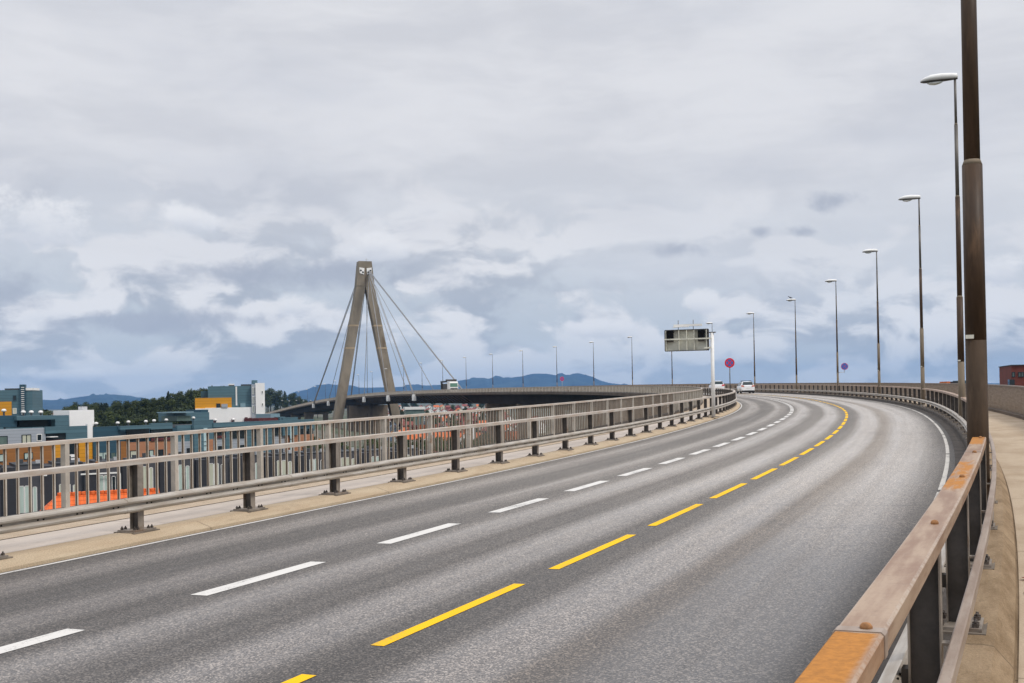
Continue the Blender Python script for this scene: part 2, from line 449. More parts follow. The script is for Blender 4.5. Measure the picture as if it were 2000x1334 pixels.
flat('roof_dark', (0.05, 0.055, 0.062), 0.8, 0, 0.2, 0.5)
flat('window_dark', (0.018, 0.026, 0.03), 0.12, 0, 0.2, 0.5)
flat('window_green', (0.12, 0.17, 0.15), 0.15, 0, 0.2, 0.4)
flat('curtain', (0.52, 0.53, 0.42), 0.6, 0, 0.12, 1.5, stretch=(6, 6, 0.3))
flat('curtain_mint', (0.44, 0.54, 0.49), 0.6, 0, 0.12, 1.5, stretch=(6, 6, 0.3))
flat('frame_white', (0.78, 0.77, 0.74), 0.5, 0, 0.03, 2)
flat('glass_pale', (0.50, 0.66, 0.68), 0.2, 0, 0.1, 0.6)
flat('flower_dark', (0.10, 0.02, 0.02), 0.8, 0, 0.3, 2)
flat('red_brick', (0.16, 0.038, 0.027), 0.85, 0, 0.15, 1.2)
flat('house_white', (0.74, 0.73, 0.70), 0.8, 0, 0.06, 0.4)
flat('house_cream', (0.62, 0.55, 0.40), 0.8, 0, 0.06, 0.4)
flat('house_red', (0.26, 0.045, 0.03), 0.8, 0, 0.1, 0.4)
flat('house_blue', (0.22, 0.28, 0.37), 0.8, 0, 0.1, 0.4)
flat('trunk_bark', (0.05, 0.037, 0.027), 0.9, 0, 0.25, 1.0)
flat('mast_grey', (0.45, 0.46, 0.47), 0.5, 0, 0.1, 3)
flat('litter_red', (0.62, 0.03, 0.03), 0.5, 0, 0.05, 9)
flat('feather_grey', (0.10, 0.10, 0.11), 0.8, 0, 0.2, 9)


def tile_material(name, col, pitch=0.35):
    m, q, b = new_mat(name)
    uv = q.new('ShaderNodeUVMap')
    uv.uv_map = 'UVMap'
    sep = q.new('ShaderNodeSeparateXYZ')
    q.l.new(uv.outputs[0], sep.inputs[0])
    fu = q.math('FRACT', q.math('DIVIDE', sep.outputs[0], pitch))
    fv = q.math('FRACT', q.math('DIVIDE', sep.outputs[1], pitch * 1.15))
    n = q.noise(uv.outputs[0], 2.5, 4)
    c = q.mix(n, tuple(x * 0.8 for x in col), tuple(min(1, x * 1.2) for x in col))
    c = q.mix(q.ss(fv, 0.78, 0.97, 0.0, 0.75), c, tuple(x * 0.4 for x in col))
    c = q.mix(q.ss(q.math('ABSOLUTE', q.math('SUBTRACT', fu, 0.5)), 0.36, 0.5, 0.0, 0.5), c, tuple(x * 0.45 for x in col))
    q.put(b.inputs['Base Color'], c)
    b.inputs['Roughness'].default_value = 0.7
    h = q.math('SUBTRACT', q.math('COSINE', q.math('MULTIPLY', q.math('SUBTRACT', fu, 0.5), 6.283)), fv)
    bump(q, b, h, 0.6, 0.05)


tile_material('tile_orange', (0.72, 0.125, 0.014))
tile_material('tile_far_orange', (0.62, 0.15, 0.035), 0.5)
tile_material('tile_far_red', (0.25, 0.06, 0.04), 0.5)
tile_material('tile_brown', (0.16, 0.07, 0.05), 0.4)


def foliage_material(name, dark, light):
    m, q, b = new_mat(name)
    geo = q.new('ShaderNodeNewGeometry')
    oi = q.new('ShaderNodeObjectInfo')
    n = q.noise(q.new('ShaderNodeTexCoord').outputs['Object'], 0.45, 4, 0.6)
    k = q.math('ADD', q.math('MULTIPLY', n, 0.55), q.math('ADD', q.math('MULTIPLY', geo.outputs['Random Per Island'], 0.35), q.math('MULTIPLY', oi.outputs['Random'], 0.25)))
    c = q.mix(q.ss(k, 0.25, 0.9), dark, light)
    q.put(b.inputs['Base Color'], c)
    b.inputs['Roughness'].default_value = 0.7
    b.inputs['Specular IOR Level'].default_value = 0.2


foliage_material('leaf_dark', (0.014, 0.026, 0.009), (0.060, 0.075, 0.022))
foliage_material('leaf_mid', (0.024, 0.042, 0.012), (0.085, 0.105, 0.03))
foliage_material('leaf_pine', (0.010, 0.019, 0.012), (0.036, 0.052, 0.024))


def ground_material():
    m, q, b = new_mat('ground_cover')
    pos = q.new('ShaderNodeNewGeometry').outputs['Position']
    n = q.noise(pos, 0.02, 6, 0.6)
    n2 = q.noise(pos, 0.25, 5, 0.65)
    c = q.mix(q.ss(n, 0.42, 0.58), (0.045, 0.062, 0.022), (0.12, 0.11, 0.09))
    c = q.mix(q.ss(n2, 0.35, 0.7, 0, 0.6), c, (0.03, 0.042, 0.015))
    q.put(b.inputs['Base Color'], c)
    b.inputs['Roughness'].default_value = 0.9
    m, q, b = new_mat('hill_haze_blue')
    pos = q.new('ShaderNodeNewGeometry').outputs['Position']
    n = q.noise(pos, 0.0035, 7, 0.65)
    c = q.mix(q.ss(n, 0.4, 0.62), (0.010, 0.035, 0.080), (0.028, 0.06, 0.095))  # blue of the distant air painted into the hills' own colour
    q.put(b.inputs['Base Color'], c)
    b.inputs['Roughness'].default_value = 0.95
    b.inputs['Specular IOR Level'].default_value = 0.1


ground_material()


# ------------------------------------------------------------------ mesh helpers
class MB:
    """collects faces, then links them as ONE mesh object"""
    def __init__(self):
        self.v, self.f, self.m, self.uv, self.sm = [], [], [], [], []

    def face(self, pts, mi=0, uv=None, smooth=False):
        i = len(self.v)
        self.v += [tuple(p) for p in pts]
        self.f.append(tuple(range(i, i + len(pts))))
        self.m.append(mi)
        self.uv.append(uv if uv else [(0, 0)] * len(pts))
        self.sm.append(smooth)

    def box(self, x0, x1, y0, y1, z0, z1, mi=0, M=None):
        P = [Vector(p) for p in ((x0, y0, z0), (x1, y0, z0), (x1, y1, z0), (x0, y1, z0), (x0, y0, z1), (x1, y0, z1), (x1, y1, z1), (x0, y1, z1))]
        if M:
            P = [M @ p for p in P]
        i = len(self.v)
        self.v += [tuple(p) for p in P]
        for f in ((3, 2, 1, 0), (4, 5, 6, 7), (0, 1, 5, 4), (1, 2, 6, 5), (2, 3, 7, 6), (3, 0, 4, 7)):
            self.f.append(tuple(i + k for k in f))
            self.m.append(mi)
            self.uv.append([(0, 0), (1, 0), (1, 1), (0, 1)])
            self.sm.append(False)

    def hexa(self, P, mi=0):
        i = len(self.v)
        self.v += [tuple(p) for p in P]
        for f in ((3, 2, 1, 0), (4, 5, 6, 7), (0, 1, 5, 4), (1, 2, 6, 5), (2, 3, 7, 6), (3, 0, 4, 7)):
            self.f.append(tuple(i + k for k in f))
            self.m.append(mi)
            self.uv.append([(0, 0), (1, 0), (1, 1), (0, 1)])
            self.sm.append(False)

    def tube(self, a, b, r0, r1=None, n=10, mi=0, caps=True, smooth=True):
        a, b = Vector(a), Vector(b)
        r1 = r0 if r1 is None else r1
        d = (b - a).normalized()
        u = d.orthogonal().normalized()
        w = d.cross(u)
        L = (b - a).length
        i = len(self.v)
        for p, r in ((a, r0), (b, r1)):
            for k in range(n):
                t = 2 * math.pi * k / n
                self.v.append(tuple(p + (u * math.cos(t) + w * math.sin(t)) * r))
        for k in range(n):
            j = (k + 1) % n
            self.f.append((i + k, i + j, i + n + j, i + n + k))
            self.m.append(mi)
            self.uv.append([(k / n, 0), ((k + 1) / n, 0), ((k + 1) / n, L), (k / n, L)])
            self.sm.append(smooth)
        if caps:
            for base, rev in ((i, True), (i + n, False)):
                f = tuple(base + k for k in range(n))
                self.f.append(f[::-1] if rev else f)
                self.m.append(mi)
                self.uv.append([(0, 0)] * n)
                self.sm.append(False)

    def loft(self, rings, mi=0, smooth=True, cap=True):
        n = len(rings[0])
        i = len(self.v)
        for r in rings:
            self.v += [tuple(p) for p in r]
        for a in range(len(rings) - 1):
            for k in range(n):
                j = (k + 1) % n
                self.f.append((i + a * n + k, i + a * n + j, i + (a + 1) * n + j, i + (a + 1) * n + k))
                self.m.append(mi)
                self.uv.append([(0, 0)] * 4)
                self.sm.append(smooth)
        if cap:
            self.f.append(tuple(i + k for k in range(n))[::-1])
            e = i + (len(rings) - 1) * n
            self.f.append(tuple(e + k for k in range(n)))
            self.m += [mi, mi]
            self.uv += [[(0, 0)] * n] * 2
            self.sm += [False, False]

    def build(self, name, mats, parent=None, smooth=None):
        me = bpy.data.meshes.new(name)
        me.from_pydata(self.v, [], self.f)
        for k in ([mats] if isinstance(mats, str) else mats):
            me.materials.append(MATS[k])
        me.polygons.foreach_set('material_index', self.m)
        me.polygons.foreach_set('use_smooth', self.sm)
        l = me.uv_layers.new(name='UVMap')
        flatuv = [c for f in self.uv for p in f for c in p]
        l.data.foreach_set('uv', flatuv)
        me.update()
        o = bpy.data.objects.new(name, me)
        COL.objects.link(o)
        if parent:
            o.parent = parent
        return o


def tag(o, label=None, cat=None, group=None, kind=None):
    if label: o['label'] = label
    if cat: o['category'] = cat
    if group: o['group'] = group
    if kind: o['kind'] = kind
    return o


def thing(name, label, cat, loc=(0, 0, 0), rz=0.0, group=None):
    o = bpy.data.objects.new(name, None)
    COL.objects.link(o)
    o.location = loc
    o.rotation_euler = (0, 0, rz)
    o.empty_display_size = 0.5
    return tag(o, label, cat, group)


def copy_tree(o, parent=None):
    c = o.copy()
    COL.objects.link(c)
    if parent:
        c.parent = parent
    for ch in list(o.children):
        copy_tree(ch, c)
    return c


# ------------------------------------------------------------------ the road's line: curve, climb and cross fall
KN = [-60, -10, 0, 15, 30, 45, 60, 80, 100, 130, 170, 220, 280, 360, 450, 550, 620, 700, 900, 1100]
KK = [-.002555, -.002555, -.00255, -.002792, -.002643, -.002051, -.003149, -.002373, -.002078, -.002708, -.002645, -.002356, -.002085, -.000185, .0, 0, 0, 0, 0, 0]
GG = [.020478, .020478, .02078, .013743, .014449, .016646, .013567, .01238, .012653, .012741, .012969, .013175, .010217, .005508, .000, -.022, -.034, -.043, -.046, -.046]
S_ARR = np.arange(-60, 1101, 1.0)
_k = np.interp(S_ARR, KN, KK)
_th = np.cumsum(_k); _th += 0.43104 - _th[60]
_x = np.cumsum(np.sin(_th)); _y = np.cumsum(np.cos(_th))
_x += -0.9071 - _x[60]; _y += 10.14987 - _y[60]
_z = np.cumsum(np.interp(S_ARR, KN, GG)); _z += -2.05981 - _z[60]
BANK = 0.01626


def TH(s):
    return float(np.interp(s, S_ARR, _th))


def P(s, o, dz=0.0):
    t = TH(s)
    return Vector((float(np.interp(s, S_ARR, _x)) + o * math.cos(t), float(np.interp(s, S_ARR, _y)) - o * math.sin(t),
                   float(np.interp(s, S_ARR, _z)) + BANK * o + dz + CZ))


def MF(s, o, dz=0.0):
    """frame standing on the deck: x to the right of the road, y along it, z up"""
    return Matrix.Translation(P(s, o, dz)) @ Matrix.Rotation(-TH(s), 4, 'Z')


def srange(a, b, near=0.6):
    out, s = [], a
    while s < b - 1e-6:
        out.append(s)
        s += near if s < 40 else (1.2 if s < 120 else (2.5 if s < 420 else 6.0))
    out.append(b)
    return out


def sweep(mb, prof, ss, mi=0, closed=False, smooth=False):
    """prof: [(o, dz)] swept along the road line at stations ss; uv = metres"""
    pr = list(prof) + ([prof[0]] if closed else [])
    us = [0.0]
    for a, b in zip(pr, pr[1:]):
        us.append(us[-1] + math.hypot(b[0] - a[0], b[1] - a[1]))
    n = len(pr)
    i = len(mb.v)
    for s in ss:
        for o, dz in pr:
            mb.v.append(tuple(P(s, o, dz)))
    for a in range(len(ss) - 1):
        for k in range(n - 1):
            mb.f.append((i + a * n + k, i + a * n + k + 1, i + (a + 1) * n + k + 1, i + (a + 1) * n + k))
            mb.m.append(mi)
            mb.uv.append([(us[k], ss[a]), (us[k + 1], ss[a]), (us[k + 1], ss[a + 1]), (us[k], ss[a + 1])])
            mb.sm.append(smooth)
    if closed:
        for a, rev in ((0, False), (len(ss) - 1, True)):
            f = tuple(i + a * n + k for k in range(n - 1))
            mb.f.append(f[::-1] if rev else f)
            mb.m.append(mi)
            mb.uv.append([(0, ss[a])] * (n - 1))
            mb.sm.append(False)
    return mb


def sheet(name, o0, o1, dz, s0, s1, mat, ss=None, uv_abs=True, dz1=None):
    mb = MB()
    ss = ss or srange(s0, s1)
    n = max(1, int(abs(o1 - o0) / 1.5))
    prof = [(o0 + (o1 - o0) * k / n, dz + ((dz1 if dz1 is not None else dz) - dz) * k / n) for k in range(n + 1)]
    sweep(mb, prof, ss)
    mb.uv = [[(u + o0, v) for u, v in f] for f in mb.uv]
    return mb.build(name, mat)


def ray(px, py, depth):
    """point of the place seen at photo pixel (px, py), `depth` metres ahead"""
    A, B = (px - 1000) / F_PX, -(py - CY) / F_PX
    a, b = A * _c + B * _s, -A * _s + B * _c
    d = Vector((a, _cp - b * _sp, _sp + b * _cp))
    d *= depth / d.y
    return Vector((d.x, d.y, d.z + CZ))


# ------------------------------------------------------------------ ground, hills
def terrain_z(x, y):
    z = 11.0 * math.exp(-((x + 112) / 42) ** 2 - ((y - 440) / 70) ** 2) + 5.0 * math.exp(-((x + 165) / 70) ** 2 - ((y - 440) / 80) ** 2)
    z += 9.0 * math.exp(-((x + 195) / 50) ** 2 - ((y - 950) / 90) ** 2)
    z += 5.0 * (1 / (1 + math.exp(-(y - 1300) / 200)))
    return z


def build_ground():
    mb = MB()
    xs = [-11900, -6000, -2500, -1200, -700, -450, -330] + list(range(-260, 61, 16)) + [120, 250, 500, 1200, 2500, 6000, 11900]
    ys = [-2400, -500, -100, 0, 60, 120, 200, 280] + list(range(320, 900, 20)) + [1000, 1200, 1500, 2200, 3500, 6000, 9000, 12300]
    n = len(xs)
    for y in ys:
        for x in xs:
            mb.v.append((x, y, terrain_z(x, y)))
    for j in range(len(ys) - 1):
        for i in range(n - 1):
            mb.f.append((j * n + i, j * n + i + 1, (j + 1) * n + i + 1, (j + 1) * n + i))
            mb.m.append(0); mb.uv.append([(0, 0)] * 4); mb.sm.append(True)
    tag(mb.build('ground', 'ground_cover'), kind='structure')


def build_hills(prof, depth, spread, seed):
    """a real ridge: crest follows the skyline, flanks fall away in front and behind"""
    rnd = random.Random(seed)
    xs = np.linspace(prof[0][0], prof[-1][0], 130)
    ysk = np.interp(xs, [p[0] for p in prof], [p[1] for p in prof])
    rows = [(-1.0, 0.0), (-0.75, 0.16), (-0.5, 0.40), (-0.3, 0.62), (-0.15, 0.83), (-0.06, 0.95), (0.0, 1.0), (0.1, 0.9), (0.3, 0.6), (0.65, 0.2), (1.0, 0.0)]
    ph = [rnd.uniform(0, 6.28) for _ in range(8)]
    mb = MB()
    for f, h in rows:
        for i, (px, py) in enumerate(zip(xs, ysk)):
            c = ray(px, py, depth)
            top = max(c.z, 1.0)
            wob = 0.10 * math.sin(i * 0.33 + ph[0] + f * 5) + 0.07 * math.sin(i * 0.81 + ph[1] + f * 9) + 0.04 * math.sin(i * 1.9 + ph[2])
            k = h * (1 + (wob if 0 < h < 1 else 0))
            y = depth + f * spread
            mb.v.append((c.x * y / depth if f < 0 else c.x, y, top * k + (rnd.uniform(-1, 1) * top * 0.015 if 0 < h < 1 else 0)))
    n = len(xs)
    for j in range(len(rows) - 1):
        for i in range(n - 1):
            mb.f.append((j * n + i, j * n + i + 1, (j + 1) * n + i + 1, (j + 1) * n + i))
            mb.m.append(0); mb.uv.append([(0, 0)] * 4); mb.sm.append(True)
    return tag(mb.build('hills', 'hill_haze_blue'), kind='structure')


build_ground()
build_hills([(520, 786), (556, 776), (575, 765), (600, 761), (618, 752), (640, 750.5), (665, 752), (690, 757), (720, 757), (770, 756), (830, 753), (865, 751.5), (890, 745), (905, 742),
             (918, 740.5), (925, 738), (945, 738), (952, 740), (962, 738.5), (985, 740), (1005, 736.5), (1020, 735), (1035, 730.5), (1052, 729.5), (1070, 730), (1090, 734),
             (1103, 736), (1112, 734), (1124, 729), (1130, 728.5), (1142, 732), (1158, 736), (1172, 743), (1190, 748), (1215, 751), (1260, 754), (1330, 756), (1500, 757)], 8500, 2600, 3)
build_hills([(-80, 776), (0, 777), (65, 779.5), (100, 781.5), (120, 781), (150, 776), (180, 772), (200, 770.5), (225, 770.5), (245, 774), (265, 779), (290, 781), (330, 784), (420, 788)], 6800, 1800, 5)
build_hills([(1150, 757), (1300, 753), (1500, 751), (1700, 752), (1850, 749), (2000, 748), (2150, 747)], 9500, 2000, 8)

# ------------------------------------------------------------------ deck surfaces
S_END = 830
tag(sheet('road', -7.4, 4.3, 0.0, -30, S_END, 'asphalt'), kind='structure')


def marking(name, o, w, spans, mat, dz=0.005):
    mb = MB()
    for a, b in spans:
        if a < 120:
            sweep(mb, [(o - w / 2, dz), (o + w / 2, dz)], [a + (b - a) * k / 4 for k in range(5)])
        else:
            sweep(mb, [(o - w / 2, dz), (o + w / 2, dz)], [a, b])
    return tag(mb.build(name, mat), kind='structure')


marking('yellow_centre_line', 0.0, 0.135, [(-0.66 + 3.945 * k, -0.66 + 3.945 * k + 2.96) for k in range(-5, 100)], 'yellow_paint')
marking('white_lane_line', -3.25, 0.235, [(-7.4, -5.0), (-3.2, -0.83), (0.93, 3.26), (4.91, 7.19), (8.71, 11.07), (12.5, 14.92)] + [(16.22 + 3.82 * k, 16.22 + 3.82 * k + 2.42) for k in range(100)], 'white_paint')
marking('white_edge_line', -7.01, 0.085, [(a, min(a + 10, 830)) for a in range(-20, 830, 10)], 'white_paint')
marking('white_edge_line', 3.81, 0.09, [(a, a + 9.6) for a in np.arange(-27.3, 400, 10.0)], 'worn_white')

SS = srange(-30, S_END)
mb = MB(); sweep(mb, [(-7.12, -0.02), (-7.13, 0.045), (-7.30, 0.10), (-7.42, 0.142), (-7.72, 0.148), (-7.735, 0.10)], SS)
tag(mb.build('kerb', 'kerb_concrete'), kind='structure')
tag(sheet('footpath', -9.25, -7.73, 0.118, -30, S_END, 'path_asphalt'), kind='structure')
tag(sheet('footpath_verge', -10.45, -9.24, 0.128, -30, S_END, 'gravel_strip'), kind='structure')
tag(sheet('gutter', 3.98, 4.30, 0.006, -30, S_END, 'gutter_dirt'), kind='structure')
mb = MB(); sweep(mb, [(4.27, -0.02), (4.285, 0.12), (4.31, 0.145), (4.60, 0.149)], SS, 1); sweep(mb, [(4.60, 0.149), (4.72, 0.15), (4.80, 0.14), (4.925, -0.01), (4.935, -0.095), (4.955, -0.095)], SS)
tag(mb.build('kerb', ['kerb_brown', 'gutter_dirt']), kind='structure')
tag(sheet('pavement', 4.955, 7.95, -0.078, -30, S_END, 'walk_concrete'), kind='structure')

# ------------------------------------------------------------------ the bridge itself
bridge = thing('bridge', 'long curved concrete road bridge with a cable-stayed main span and A-shaped pylon', 'bridge', (0, 0, 0))
mb = MB()
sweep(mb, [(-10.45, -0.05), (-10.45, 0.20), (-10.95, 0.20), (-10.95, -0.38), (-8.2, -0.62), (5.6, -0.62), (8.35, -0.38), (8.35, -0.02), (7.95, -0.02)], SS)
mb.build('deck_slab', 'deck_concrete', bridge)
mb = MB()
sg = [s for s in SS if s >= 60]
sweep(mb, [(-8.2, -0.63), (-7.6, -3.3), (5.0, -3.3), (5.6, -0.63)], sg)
mb.build('girder', 'girder_shade', bridge)
for s in np.arange(362, 520, 4.0):                      # slanting brackets under the deck edge on the main span
    mb = MB()
    a, b = P(s, -10.8, -0.45), P(s - 3.2, -7.75, -3.1)
    mb.tube(a, b, 0.13, n=6)
    mb.build('deck_bracket', 'deck_concrete', bridge)


def pier(s, w=10.5, t=1.5, o=-1.3, mat='pier_concrete', name='pier'):
    mb = MB()
    M = MF(s, o, 0)
    top = P(s, o, -3.28).z
    M = Matrix.Translation((M.translation.x, M.translation.y, 0)) @ Matrix.Rotation(-TH(s), 4, 'Z')
    for sg_ in (-1, 1):
        mb.box(sg_ * w / 2 - 1.3, sg_ * w / 2 + 1.3, -t / 2, t / 2, -0.5, top - 1.4, M=M)
    mb.box(-w / 2 - 1.6, w / 2 + 1.6, -t / 2 - 0.1, t / 2 + 0.1, top - 1.4, top, M=M)
    return mb.build(name, mat, bridge)


for s in (66, 100, 132, 164, 196, 226, 256, 286, 316, 345, 660, 705, 750):
    pier(s)
# pylon
SP = 535
py_M = Matrix.Translation((P(SP, -1.3).x, P(SP, -1.3).y, 0)) @ Matrix.Rotation(-TH(SP), 4, 'Z')
deck_z = P(SP, -1.3).z
top_z = deck_z + 63.6
pyl = MB()


def pleg(sgn, hw_deck, mb, zbot=-0.5):
    """leaning leg between the ground and the head; local x across the bridge"""
    hd = 2.4                                                # half size at the head
    zj = top_z - 11.5

    def cx(z):
        return sgn * (hw_deck + (2.1 - hw_deck) * (z - deck_z) / (zj - deck_z))
    rings = []
    for z in (zbot, deck_z, zj, top_z - 11.4):
        c, w, d = cx(z), 2.05, 2.2
        rings.append([py_M @ Vector((c + a * w, b * d, z)) for a, b in ((-1, -1), (1, -1), (1, 1), (-1, 1))])
    mb.loft(rings, smooth=False)


m1 = MB(); pleg(-1, 11.9, m1)
leg1 = m1.build('pylon_leg', 'pylon_concrete', bridge)
m1 = MB(); pleg(1, 12.0, m1)
leg2 = m1.build('pylon_leg', 'pylon_concrete', bridge)
m1 = MB()
rings = []
for z, w in ((top_z - 11.5, 4.3), (top_z, 3.05)):
    rings.append([py_M @ Vector((a * w, b * 2.35, z)) for a, b in ((-1, -1), (1, -1), (1, 1), (-1, 1))])
m1.loft(rings, smooth=False)
head = m1.build('pylon_head', 'pylon_concrete', bridge)
for sg_ in (-1, 1):                                     # pale saddle plates with the cable mouths
    m1 = MB()
    m1.hexa([py_M @ Vector(p) for p in ((sg_ * 0.75, -2.62, top_z - 6.2), (sg_ * 2.7, -2.62, top_z - 5.7), (sg_ * 2.7, -2.3, top_z - 5.7), (sg_ * 0.75, -2.3, top_z - 6.2),
                                        (sg_ * 0.5, -2.62, top_z - 3.3), (sg_ * 2.9, -2.62, top_z - 3.0), (sg_ * 2.9, -2.3, top_z - 3.0), (sg_ * 0.5, -2.3, top_z - 3.3))])
    sd = m1.build('saddle_plate', 'render_white', head)
    m1 = MB()
    for x, z in ((1.25, -5.2), (2.25, -4.4)):
        m1.tube(py_M @ Vector((sg_ * x, -2.7, top_z + z)), py_M @ Vector((sg_ * x, -2.6, top_z + z)), 0.42, n=12)
    m1.build('cable_mouth', 'black_panel', head)
m1 = MB()
m1.box(-0.35, 0.35, -2.40, -2.3, top_z - 11.4, top_z - 2.6, M=py_M)  # raised strip, no real recess; darker tone paints the groove's shade
m1.build('head_groove', 'groove_shade', head)
m1 = MB()
m1.box(1.0, 1.15, -0.1, 0.1, top_z, top_z + 1.6, M=py_M); m1.box(0.5, 2.0, -0.06, 0.06, top_z + 0.9, top_z + 1.0, M=py_M)
m1.build('aerial', 'mast_grey', head)
for sg_, lg in ((-1, leg1), (1, leg2)):                 # pale joint bands on the legs
    for f in (0.36, 0.56):
        z = deck_z + (top_z - 11.5 - deck_z) * (1 - f)
        c = sg_ * (11.9 + (2.1 - 11.9) * (z - deck_z) / (top_z - 11.5 - deck_z))
        m1 = MB(); m1.box(c - 2.1, c + 2.1, -2.25, 2.25, z, z + 0.7, M=py_M)
        m1.build('joint_band', 'kerb_concrete', lg)
m1 = MB(); m1.box(-8.6, 9.4, -3.2, 3.2, -0.5, deck_z - 3.3, M=py_M)
m1.build('pylon_pier', 'pier_concrete', bridge)
for xa_, xb_ in ((-14.5, -12.0), (12, 15)):
    m1 = MB(); m1.box(xa_, xb_, -6, 6, -0.5, 4.0, M=py_M)
    m1.build('pylon_footing', 'pier_concrete', bridge)
# stays
for s, tz, pairs in ((417, -4.2, 2), (455, -5.6, 1), (497, -7.0, 1), (575, -7.0, 1), (615, -5.2, 2), (655, -4.2, 1)):
    for o, hx in ((-11.15, -1.5), (8.55, 1.5)):
        yy = -2.35 if s < SP else 2.35
        if s == 655 and o < 0:
            continue
        for q_ in range(pairs):
            off = (q_ - (pairs - 1) / 2) * 0.9
            hx2 = 1.6 if (o < 0 and s < SP) else hx
            a = py_M @ Vector((hx2 + off * 0.6, yy * 0.9, top_z + tz))
            b = P(s, o + off * 0.2, -0.3) + Vector((0, off * 1.2, 0))
            mb = MB(); mb.tube(a, b, 0.17 if pairs == 2 else 0.13, n=6)
            mb.build('stay_cable', 'cable_steel', bridge)
        mb = MB()
        M = MF(s, o, 0)
        mb.box(-0.55, 0.45, -1.1, 1.1, -2.2, 0.1, M=M)
        mb.build('cable_anchor', 'render_white', bridge)

# ------------------------------------------------------------------ guard rails
LAMP_S = [7.0] + [34.1, 62.44, 90.78, 119.15, 147.48, 175.8, 204.14, 232.5, 260.88, 289.27, 317.74, 346.29, 374.91, 403.56, 432.22, 460.88, 489.55, 518.21, 546.87, 575.53, 604.19, 632.84, 661.5, 690.16, 718.81, 747.47]


def wbeam_profile(o, lo, hi, side):
    """side +1: bulges towards larger o"""
    h = hi - lo
    pts = [(0, 0.0), (0.012, 0.02), (0.072, 0.13), (0.082, 0.24), (0.072, 0.35), (0.012, 0.46), (0.008, 0.5), (0.012, 0.54), (0.072, 0.65), (0.082, 0.76), (0.072, 0.87), (0.012, 0.98), (0, 1.0)]
    fr = [(o + side * (x - 0.03), lo + z * h) for x, z in pts]
    bk = [(o + side * (x - 0.038), lo + z * h) for x, z in pts]
    return fr + bk[::-1]


